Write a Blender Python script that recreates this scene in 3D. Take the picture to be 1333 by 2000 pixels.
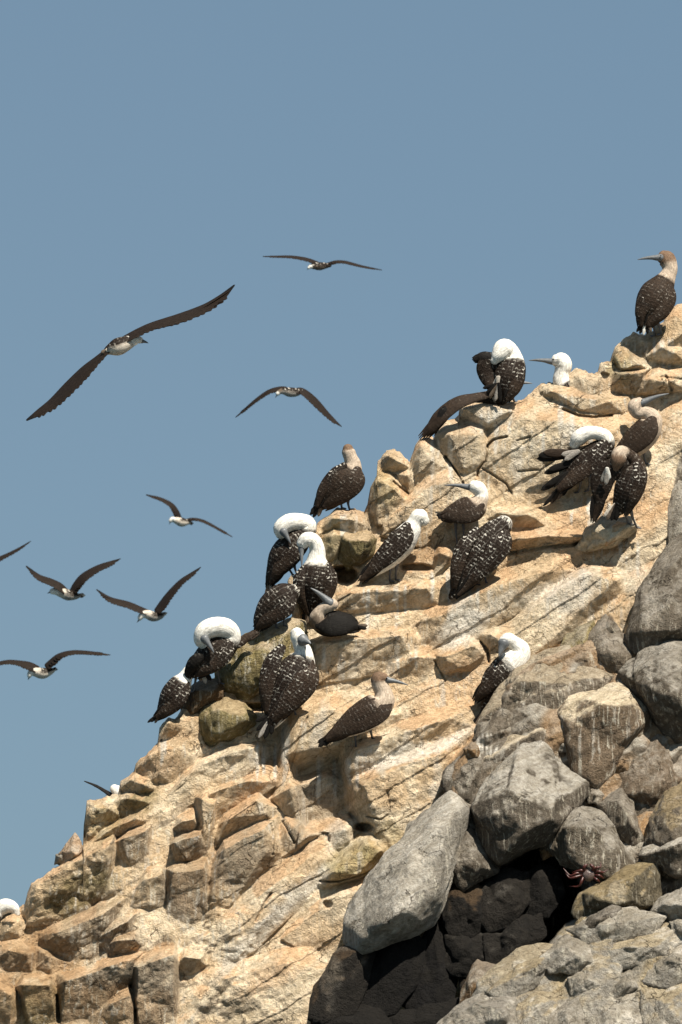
import bpy, bmesh, math, random
import numpy as np
from mathutils import Vector

# ------------------------------------------------------------------ camera, sky, sun, exposure
sc = bpy.context.scene
for o in list(bpy.data.objects):
    bpy.data.objects.remove(o)
COL = sc.collection
CAMH, PITCH, F, D0 = 2.0, math.radians(10), 11200.0, 40.0
cam = bpy.data.cameras.new("camera")
cam.sensor_fit = 'VERTICAL'; cam.sensor_height = 36.0; cam.lens = F / 2000 * 36.0
cam.clip_start = 0.5; cam.clip_end = 20000
cam.dof.use_dof = True; cam.dof.focus_distance = 40.0; cam.dof.aperture_fstop = 8.0
camo = bpy.data.objects.new("camera", cam); COL.objects.link(camo)
camo.location = (0, 0, CAMH); camo.rotation_euler = (math.pi / 2 + PITCH, 0, 0)
sc.camera = camo

SUN = Vector((0.30, -0.52, 0.79)).normalized()
sun = bpy.data.lights.new("sun", 'SUN'); sun.energy = 5.0; sun.angle = math.radians(0.5); sun.color = (1.0, 0.935, 0.82)
suno = bpy.data.objects.new("sun", sun); COL.objects.link(suno)
suno.rotation_euler = SUN.to_track_quat('Z', 'Y').to_euler()
suno.location = (10, -10, 40)

world = bpy.data.worlds.new("World"); sc.world = world; world.use_nodes = True
wn = world.node_tree; wn.nodes.clear()
sky = wn.nodes.new('ShaderNodeTexSky'); sky.sky_type = 'NISHITA'; sky.sun_disc = False
sky.sun_elevation = math.asin(SUN.z); sky.sun_rotation = math.atan2(SUN.x, SUN.y)
sky.air_density = 1.0; sky.dust_density = 1.2; sky.ozone_density = 2.0; sky.altitude = 0
hs = wn.nodes.new('ShaderNodeHueSaturation'); hs.inputs['Saturation'].default_value = 1.0
tint = wn.nodes.new('ShaderNodeMix'); tint.data_type = 'RGBA'; tint.blend_type = 'MULTIPLY'; tint.inputs[0].default_value = 1.0
tint.inputs[7].default_value = (0.79, 1.035, 1.20, 1)
bg = wn.nodes.new('ShaderNodeBackground'); bg.inputs[1].default_value = 0.1015
wo = wn.nodes.new('ShaderNodeOutputWorld')
gm = wn.nodes.new('ShaderNodeGamma'); gm.inputs[1].default_value = 0.42
wn.links.new(sky.outputs[0], gm.inputs[0]); wn.links.new(gm.outputs[0], hs.inputs['Color']); wn.links.new(hs.outputs[0], tint.inputs[6])
wn.links.new(tint.outputs[2], bg.inputs[0]); wn.links.new(bg.outputs[0], wo.inputs[0])
sc.view_settings.view_transform = 'Standard'; sc.view_settings.look = 'None'
sc.view_settings.exposure = 0.8; sc.view_settings.gamma = 1.0

# ------------------------------------------------------------------ helpers
cp, sp_ = math.cos(PITCH), math.sin(PITCH)
def W(px, py, d, D=D0):
    """x, y and depth offset (all in hundredths-of-a-bird units, 3.6 mm at 40 m) to metres"""
    px = np.asarray(px, float); py = np.asarray(py, float); d = np.asarray(d, float)
    dep = D * (1 + d / F)
    x = (px - 666.5) / F * dep; u = -(py - 1000) / F * dep
    return np.stack([x, dep * cp - u * sp_, CAMH + dep * sp_ + u * cp], -1)

def h3(ix, iy, iz, seed):
    n = (ix.astype(np.int64) * 374761393 + iy.astype(np.int64) * 668265263 + iz.astype(np.int64) * 2147483647 + seed * 1274126177) & 0xFFFFFFFF
    n = ((n ^ (n >> 13)) * 1274126177) & 0xFFFFFFFF
    n = ((n ^ (n >> 16)) * 2246822519) & 0xFFFFFFFF
    return ((n ^ (n >> 15)) & 0xFFFFFF) / float(0xFFFFFF)

def vn(x, y, z, seed=0):
    x = np.asarray(x, float); y = np.asarray(y, float) + 0 * x; z = np.asarray(z, float) + 0 * x
    ix, iy, iz = np.floor(x), np.floor(y), np.floor(z)
    fx, fy, fz = x - ix, y - iy, z - iz
    fx = fx * fx * (3 - 2 * fx); fy = fy * fy * (3 - 2 * fy); fz = fz * fz * (3 - 2 * fz)
    r = 0
    for a in (0, 1):
        for b in (0, 1):
            for c in (0, 1):
                w = (fx if a else 1 - fx) * (fy if b else 1 - fy) * (fz if c else 1 - fz)
                r = r + w * h3(ix + a, iy + b, iz + c, seed)
    return r * 2 - 1

def fbm(x, y, z=0, oct=4, seed=0, gain=0.5):
    s = 0; a = 1; f = 1; t = 0
    for i in range(oct):
        s = s + a * vn(np.asarray(x) * f, np.asarray(y) * f, np.asarray(z) * f, seed + i * 17); t += a; a *= gain; f *= 2.03
    return s / t

def chunks(x, y, size, seed, side=1.2, tilt=0.55, off=0.35, r0=0.30, ang=-35, stretch=1.6):
    """front envelope of many tilted plates; positive = towards the viewer, in px"""
    a = math.radians(ang); ca, sa = math.cos(a), math.sin(a)
    u = (x * ca + y * sa) / (size * stretch); v = (-x * sa + y * ca) / size
    iu, iv = np.floor(u), np.floor(v)
    best = np.full(u.shape, -1e9)
    for da in (-1, 0, 1):
        for db in (-1, 0, 1):
            cu, cv = iu + da, iv + db; z = cu * 0
            su = cu + 0.1 + 0.8 * h3(cu, cv, z, seed); sv = cv + 0.1 + 0.8 * h3(cu, cv, z, seed + 1)
            gu = (h3(cu, cv, z, seed + 2) - .5) * 2 * tilt; gv = (h3(cu, cv, z, seed + 3) - .5) * 2 * tilt
            oo = (h3(cu, cv, z, seed + 4) - .5) * 2 * off
            du, dv = u - su, v - sv
            th = h3(cu, cv, z, seed + 5) * 3.14
            c2, s2 = np.cos(th), np.sin(th)
            e1 = np.abs(du * c2 + dv * s2); e2 = np.abs(-du * s2 + dv * c2)
            dist = np.maximum(np.maximum(e1, e2), 0.75 * (e1 + e2))
            f = oo + gu * du + gv * dv - side * np.maximum(0, dist - r0)
            best = np.maximum(best, f)
    return best * size

def sstep(a, b, x):
    t = np.clip((x - a) / (b - a), 0, 1); return t * t * (3 - 2 * t)

def hull_planes(P):
    P = np.asarray(P, float); n = len(P); out = []
    c = P.mean(0)
    for i in range(n):
        for j in range(i + 1, n):
            for k in range(j + 1, n):
                nn = np.cross(P[j] - P[i], P[k] - P[i]); L = np.linalg.norm(nn)
                if L < 1e-6: continue
                nn = nn / L; h = nn @ P[i]
                s = P @ nn - h
                if s.max() < 1e-4: out.append((nn[0], nn[1], nn[2], h))
                elif s.min() > -1e-4: out.append((-nn[0], -nn[1], -nn[2], -h))
    out = np.array(out)
    return np.unique(np.round(out, 5), axis=0)

def new_mesh(name, verts, faces, mat, parent=None, col=None, spot=None, uv=None, smooth=True, origin=None):
    verts = np.asarray(verts, float); faces = np.asarray(faces)
    k = faces.shape[1]; nf = len(faces)
    if origin is not None: verts = verts - np.asarray(origin)
    me = bpy.data.meshes.new(name)
    me.vertices.add(len(verts)); me.vertices.foreach_set('co', verts.astype(np.float32).ravel())
    me.loops.add(nf * k); me.loops.foreach_set('vertex_index', faces.astype(np.int32).ravel())
    me.polygons.add(nf); me.polygons.foreach_set('loop_start', np.arange(0, nf * k, k, dtype=np.int32))
    me.update(calc_edges=True); me.validate()
    if smooth: me.polygons.foreach_set('use_smooth', np.ones(len(me.polygons), bool))
    if col is not None:
        a = me.color_attributes.new('Col', 'FLOAT_COLOR', 'POINT')
        c4 = np.ones((len(verts), 4), np.float32); c4[:, :3] = col; a.data.foreach_set('color', c4.ravel())
    if spot is not None:
        a = me.attributes.new('spot', 'FLOAT', 'POINT'); a.data.foreach_set('value', np.asarray(spot, np.float32))
    if uv is not None:
        a = me.attributes.new('fuv', 'FLOAT_VECTOR', 'POINT')
        a.data.foreach_set('vector', np.asarray(uv, np.float32).ravel())
    me.materials.append(mat)
    o = bpy.data.objects.new(name, me); COL.objects.link(o)
    if parent is not None: o.parent = parent
    elif origin is not None: o.location = tuple(origin)
    return o

def tag(o, label, cat, group=None, kind=None):
    if label: o['label'] = label
    if cat: o['category'] = cat
    if group: o['group'] = group
    if kind: o['kind'] = kind

# ------------------------------------------------------------------ materials
def nodes(m):
    m.use_nodes = True; nt = m.node_tree; nt.nodes.clear()
    out = nt.nodes.new('ShaderNodeOutputMaterial'); b = nt.nodes.new('ShaderNodeBsdfPrincipled')
    nt.links.new(b.outputs[0], out.inputs[0]); return nt, b
def N(nt, t, **kw):
    n = nt.nodes.new('ShaderNode' + t)
    for k, v in kw.items(): setattr(n, k, v)
    return n
def mixc(nt, fac, a, b, mode='MIX'):
    m = N(nt, 'Mix', data_type='RGBA', blend_type=mode)
    for idx, v in ((0, fac), (6, a), (7, b)):
        if isinstance(v, bpy.types.NodeSocket): nt.links.new(v, m.inputs[idx])
        else: m.inputs[idx].default_value = v
    return m.outputs[2]
def math_(nt, op, a, b=None, c=None):
    m = N(nt, 'Math', operation=op)
    for i, v in enumerate((a, b, c)):
        if v is None: continue
        if isinstance(v, bpy.types.NodeSocket): nt.links.new(v, m.inputs[i])
        else: m.inputs[i].default_value = v
    return m.outputs[0]
def ramp(nt, src, p0, c0, p1, c1):
    r = N(nt, 'ValToRGB'); r.color_ramp.elements[0].position = p0; r.color_ramp.elements[1].position = p1
    r.color_ramp.elements[0].color = c0 if len(c0) == 4 else (*c0, 1); r.color_ramp.elements[1].color = c1 if len(c1) == 4 else (*c1, 1)
    nt.links.new(src, r.inputs[0]); return r.outputs[0]
def noise(nt, vec, scale, detail=4, rough=0.6, dist=0.0):
    n = N(nt, 'TexNoise'); n.inputs['Scale'].default_value = scale; n.inputs['Detail'].default_value = detail
    n.inputs['Roughness'].default_value = rough; n.inputs['Distortion'].default_value = dist
    nt.links.new(vec, n.inputs['Vector']); return n.outputs[0]
def mapping(nt, vec, s=(1, 1, 1), r=(0, 0, 0)):
    m = N(nt, 'Mapping'); m.inputs['Scale'].default_value = s; m.inputs['Rotation'].default_value = r
    nt.links.new(vec, m.inputs[0]); return m.outputs[0]
def rotated(nt, vec, s, ang):
    return mapping(nt, mapping(nt, vec, (1, 1, 1), (0, ang, 0)), s)

def rock_material():
    m = bpy.data.materials.new('weathered_rock'); nt, b = nodes(m)
    g = N(nt, 'NewGeometry').outputs['Position']
    col = N(nt, 'Attribute', attribute_name='Col').outputs['Color']
    W1 = (1, 1, 1, 1)
    n1 = noise(nt, g, 7, 6, 0.65, 0.4); n2 = noise(nt, g, 38, 6, 0.7); n3 = noise(nt, g, 130, 3, 0.7)
    streak = noise(nt, mapping(nt, g, (34, 34, 2.6)), 1.0, 5, 0.7, 0.25)
    strata = noise(nt, rotated(nt, g, (3.5, 3.5, 20), 0.58), 1.0, 5, 0.7, 0.8)
    c = mixc(nt, 1.0, col, ramp(nt, n1, 0.30, (0.82, 0.80, 0.76), 0.70, (1.18, 1.17, 1.15)), 'MULTIPLY')
    c = mixc(nt, 1.0, c, ramp(nt, n2, 0.33, (0.74, 0.71, 0.67), 0.60, (1.20, 1.20, 1.20)), 'MULTIPLY')
    c = mixc(nt, 1.0, c, ramp(nt, strata, 0.36, (0.80, 0.77, 0.72), 0.60, (1.10, 1.10, 1.10)), 'MULTIPLY')
    # vertical drip streaks on the steep faces: pale guano and dark water stain
    nz = N(nt, 'SeparateXYZ'); nt.links.new(N(nt, 'NewGeometry').outputs['Normal'], nz.inputs[0])
    steep = ramp(nt, nz.outputs[2], 0.35, (1, 1, 1), 0.75, (0, 0, 0))
    dripw = math_(nt, 'MULTIPLY', ramp(nt, streak, 0.54, (0, 0, 0), 0.66, (1, 1, 1)), steep)
    dripw = math_(nt, 'MULTIPLY', dripw, 0.78)
    dripd = math_(nt, 'MULTIPLY', ramp(nt, streak, 0.30, (1, 1, 1), 0.46, (0, 0, 0)), steep)
    dripd = math_(nt, 'MULTIPLY', dripd, 0.38)
    drip = N(nt, 'Attribute', attribute_name='spot').outputs['Fac']
    c = mixc(nt, math_(nt, 'MULTIPLY', dripw, drip), c, (0.66, 0.60, 0.48, 1))
    bs = noise(nt, mapping(nt, g, (17, 17, 1.1)), 1.0, 3, 0.6, 0.3)
    bsm = math_(nt, 'MULTIPLY', math_(nt, 'MULTIPLY', ramp(nt, bs, 0.57, (0, 0, 0), 0.66, (1, 1, 1)), steep), ramp(nt, drip, 0.75, (0, 0, 0), 1.0, (0.55, 0.55, 0.55)))
    c = mixc(nt, bsm, c, (0.60, 0.55, 0.47, 1))
    c = mixc(nt, math_(nt, 'MULTIPLY', dripd, drip), c, mixc(nt, 1.0, c, (0.34, 0.30, 0.22, 1), 'MULTIPLY'))
    # dark pits and hairline cracks, small pale droppings
    v = N(nt, 'TexVoronoi', feature='DISTANCE_TO_EDGE'); v.inputs['Scale'].default_value = 5.5
    wv = N(nt, 'VectorMath', operation='ADD'); nt.links.new(g, wv.inputs[0])
    nn = N(nt, 'TexNoise'); nn.inputs['Scale'].default_value = 9; nn.inputs['Detail'].default_value = 5; nt.links.new(g, nn.inputs['Vector'])
    sc_ = N(nt, 'VectorMath', operation='SCALE'); sc_.inputs['Scale'].default_value = 0.22; nt.links.new(nn.outputs['Color'], sc_.inputs[0])
    nt.links.new(sc_.outputs[0], wv.inputs[1]); nt.links.new(wv.outputs[0], v.inputs['Vector'])
    crack = ramp(nt, v.outputs['Distance'], 0.0, (1, 1, 1), 0.022, (0, 0, 0))
    crackm = math_(nt, 'MULTIPLY', crack, ramp(nt, noise(nt, g, 4, 3), 0.50, (0, 0, 0), 0.62, (1, 1, 1)))
    c = mixc(nt, math_(nt, 'MULTIPLY', crackm, 0.75), c, mixc(nt, 1.0, c, (0.22, 0.17, 0.12, 1), 'MULTIPLY'))
    c = mixc(nt, ramp(nt, n3, 0.66, (0, 0, 0), 0.74, (0.6, 0.6, 0.6)), c, mixc(nt, 1.0, c, (1.75, 1.75, 1.75, 1), 'MULTIPLY'))
    c = mixc(nt, ramp(nt, n3, 0.26, (0.4, 0.4, 0.4), 0.34, (0, 0, 0)), c, mixc(nt, 1.0, c, (0.35, 0.30, 0.25, 1), 'MULTIPLY'))
    nt.links.new(c, b.inputs['Base Color'])
    b.inputs['Roughness'].default_value = 0.88; b.inputs['Specular IOR Level'].default_value = 0.22
    h = math_(nt, 'MULTIPLY_ADD', n1, 1.6, math_(nt, 'MULTIPLY', n2, 0.85))
    h = math_(nt, 'MULTIPLY_ADD', n3, 0.28, h)
    h = math_(nt, 'MULTIPLY_ADD', streak, 0.22, h)
    h = math_(nt, 'MULTIPLY_ADD', strata, 0.4, h)
    h = math_(nt, 'MULTIPLY_ADD', crackm, -0.7, h)
    bp = N(nt, 'Bump'); bp.inputs['Strength'].default_value = 1.0; bp.inputs['Distance'].default_value = 0.042
    nt.links.new(h, bp.inputs['Height']); nt.links.new(bp.outputs[0], b.inputs['Normal'])
    return m

def feather_material():
    m = bpy.data.materials.new('plumage'); nt, b = nodes(m)
    col = N(nt, 'Attribute', attribute_name='Col').outputs['Color']
    spot = N(nt, 'Attribute', attribute_name='spot').outputs['Fac']
    uv = N(nt, 'Attribute', attribute_name='fuv').outputs['Vector']
    wn_ = N(nt, 'TexNoise'); wn_.inputs['Scale'].default_value = 0.11; wn_.inputs['Detail'].default_value = 3; nt.links.new(uv, wn_.inputs['Vector'])
    sc1 = N(nt, 'VectorMath', operation='SCALE'); sc1.inputs['Scale'].default_value = 9.0; nt.links.new(wn_.outputs['Color'], sc1.inputs[0])
    ad = N(nt, 'VectorMath', operation='ADD'); nt.links.new(uv, ad.inputs[0]); nt.links.new(sc1.outputs[0], ad.inputs[1])
    sx = N(nt, 'SeparateXYZ'); nt.links.new(ad.outputs[0], sx.inputs[0])
    U = math_(nt, 'DIVIDE', sx.outputs[0], 7.0); V_ = math_(nt, 'DIVIDE', sx.outputs[1], 7.6)
    # two staggered layers of feathers: tip rim where a + 1.3 b^2 is near 0.8
    iu = math_(nt, 'FLOOR', U); fu = math_(nt, 'FRACT', U)
    stag = math_(nt, 'MULTIPLY', math_(nt, 'MODULO', iu, 2.0), 0.5)
    V2 = math_(nt, 'ADD', V_, stag); iv = math_(nt, 'FLOOR', V2); fv = math_(nt, 'SUBTRACT', math_(nt, 'FRACT', V2), 0.5)
    cb = N(nt, 'CombineXYZ'); nt.links.new(iu, cb.inputs[0]); nt.links.new(iv, cb.inputs[1])
    rnd = N(nt, 'TexWhiteNoise', noise_dimensions='2D'); nt.links.new(cb.outputs[0], rnd.inputs['Vector'])
    arc = math_(nt, 'ADD', fu, math_(nt, 'MULTIPLY', math_(nt, 'MULTIPLY', fv, fv), 1.5))
    rim = math_(nt, 'ABSOLUTE', math_(nt, 'SUBTRACT', arc, 0.72))
    rimk = ramp(nt, rim, 0.09, (1, 1, 1), 0.20, (0, 0, 0))
    inner = ramp(nt, math_(nt, 'ABSOLUTE', fv), 0.26, (1, 1, 1), 0.42, (0, 0, 0))
    patchy = ramp(nt, noise(nt, mapping(nt, uv, (0.05, 0.055, 1)), 1.0, 2, 0.5), 0.38, (0.12, 0.12, 0.12), 0.62, (1.3, 1.3, 1.3))
    amt = math_(nt, 'MULTIPLY', math_(nt, 'MULTIPLY', spot, patchy), math_(nt, 'POWER', rnd.outputs['Value'], 2.4))
    k = math_(nt, 'MINIMUM', math_(nt, 'MULTIPLY', math_(nt, 'MULTIPLY', rimk, inner), math_(nt, 'MULTIPLY', amt, 1.35)), 1.0)
    # thin pale lines along the covert edges
    ln = math_(nt, 'ABSOLUTE', math_(nt, 'SUBTRACT', math_(nt, 'FRACT', math_(nt, 'DIVIDE', math_(nt, 'ADD', sx.outputs[1], math_(nt, 'MULTIPLY', sx.outputs[0], 0.10)), 12.0)), 0.5))
    lnk = math_(nt, 'MULTIPLY', math_(nt, 'MULTIPLY', ramp(nt, ln, 0.03, (1, 1, 1), 0.07, (0, 0, 0)), patchy), math_(nt, 'MULTIPLY', spot, 0.16))
    k = math_(nt, 'MAXIMUM', k, lnk)
    obj = N(nt, 'NewGeometry').outputs['Position']
    n1 = noise(nt, obj, 60, 4, 0.6); 
    fine = noise(nt, mapping(nt, uv, (0.06, 0.75, 1)), 1.0, 3, 0.6)
    base = mixc(nt, 1.0, col, ramp(nt, n1, 0.3, (0.72, 0.70, 0.68), 0.7, (1.25, 1.25, 1.25)), 'MULTIPLY')
    base = mixc(nt, 0.8, base, ramp(nt, fine, 0.35, (0.66, 0.64, 0.62), 0.65, (1.55, 1.5, 1.4)), 'MULTIPLY')
    edge = math_(nt, 'MULTIPLY', math_(nt, 'MULTIPLY', rimk, inner), math_(nt, 'MINIMUM', math_(nt, 'MULTIPLY', spot, 4.0), 1.0))
    base = mixc(nt, math_(nt, 'MULTIPLY', edge, 0.28), base, mixc(nt, 1.0, base, (2.4, 2.2, 2.0, 1), 'MULTIPLY'))
    c = mixc(nt, math_(nt, 'MULTIPLY', k, 0.85), base, (0.56, 0.52, 0.45, 1))
    nt.links.new(c, b.inputs['Base Color']); b.inputs['Roughness'].default_value = 0.68
    b.inputs['Specular IOR Level'].default_value = 0.12
    h = math_(nt, 'MULTIPLY_ADD', math_(nt, 'MULTIPLY', rimk, math_(nt, 'MINIMUM', math_(nt, 'MULTIPLY', spot, 4.0), 1.0)), 0.5, math_(nt, 'MULTIPLY', fine, 0.8))
    h = math_(nt, 'MULTIPLY_ADD', n1, 0.5, h)
    bp = N(nt, 'Bump'); bp.inputs['Strength'].default_value = 0.45; bp.inputs['Distance'].default_value = 0.010
    nt.links.new(h, bp.inputs['Height']); nt.links.new(bp.outputs[0], b.inputs['Normal'])
    return m

def plain(name, c, rough=0.6, var=0.25, scale=80, spec=0.4):
    m = bpy.data.materials.new(name); nt, b = nodes(m)
    g = N(nt, 'NewGeometry').outputs['Position']
    n = noise(nt, g, scale, 4, 0.6)
    cc = mixc(nt, 1.0, (*c, 1), ramp(nt, n, 0.3, (1 - var,) * 3, 0.7, (1 + var,) * 3), 'MULTIPLY')
    nt.links.new(cc, b.inputs['Base Color']); b.inputs['Roughness'].default_value = rough
    b.inputs['Specular IOR Level'].default_value = spec
    bp = N(nt, 'Bump'); bp.inputs['Strength'].default_value = 0.3; bp.inputs['Distance'].default_value = 0.004
    nt.links.new(n, bp.inputs['Height']); nt.links.new(bp.outputs[0], b.inputs['Normal'])
    return m

ROCK = rock_material(); FEA = feather_material()
BILL = plain('bill_horn', (0.115, 0.12, 0.125), 0.45); LEG = plain('webbed_skin', (0.085, 0.085, 0.09), 0.6)
EYE = plain('eye_dark', (0.012, 0.011, 0.01), 0.15, 0.1); SHELL = plain('crab_shell', (0.055, 0.012, 0.008), 0.4, 0.6, 120, 0.5)
SHELLD = plain('crab_back', (0.10, 0.07, 0.06), 0.25, 0.6, 150, 0.6)

# ------------------------------------------------------------------ cliff
SIL = [(-900,2500),(-300,2040),(-60,1800),(0,1782),(30,1778),(48,1765),(55,1738),(62,1722),(78,1712),(108,1694),(122,1683),(150,1672),(162,1662),(164,1640),(163,1618),(168,1585),(170,1566),(186,1559),(205,1556),(218,1552),(232,1546),(236,1528),(246,1519),(262,1508),(266,1492),(276,1480),(296,1468),(308,1450),(312,1422),(326,1405),(345,1398),(360,1380),(380,1350),(400,1340),(430,1310),(500,1250),(560,1215),(590,1190),(600,1140),(606,1100),(612,1050),(620,1022),(640,1004),(655,994),(690,992),(712,1000),(718,985),(724,950),(736,930),(738,902),(748,888),(757,878),(768,878),(782,884),(800,902),(806,884),(812,868),(824,852),(838,850),(848,858),(852,838),(866,822),(885,820),(897,812),(895,800),(900,788),(915,777),(945,775),(975,780),(1005,783),(1022,780),(1040,768),(1050,757),(1062,748),(1090,747),(1100,744),(1110,730),(1124,720),(1135,719),(1150,726),(1169,727),(1171,710),(1180,707),(1192,709),(1196,694),(1201,680),(1212,672),(1224,660),(1238,650),(1260,650),(1276,646),(1282,636),(1296,633),(1304,612),(1316,598),(1333,594),(1380,580),(1600,480),(2400,300)]
SX = np.array([p[0] for p in SIL], float); SY = np.array([p[1] for p in SIL], float)
def sil(x): return np.interp(x, SX, SY)

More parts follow.
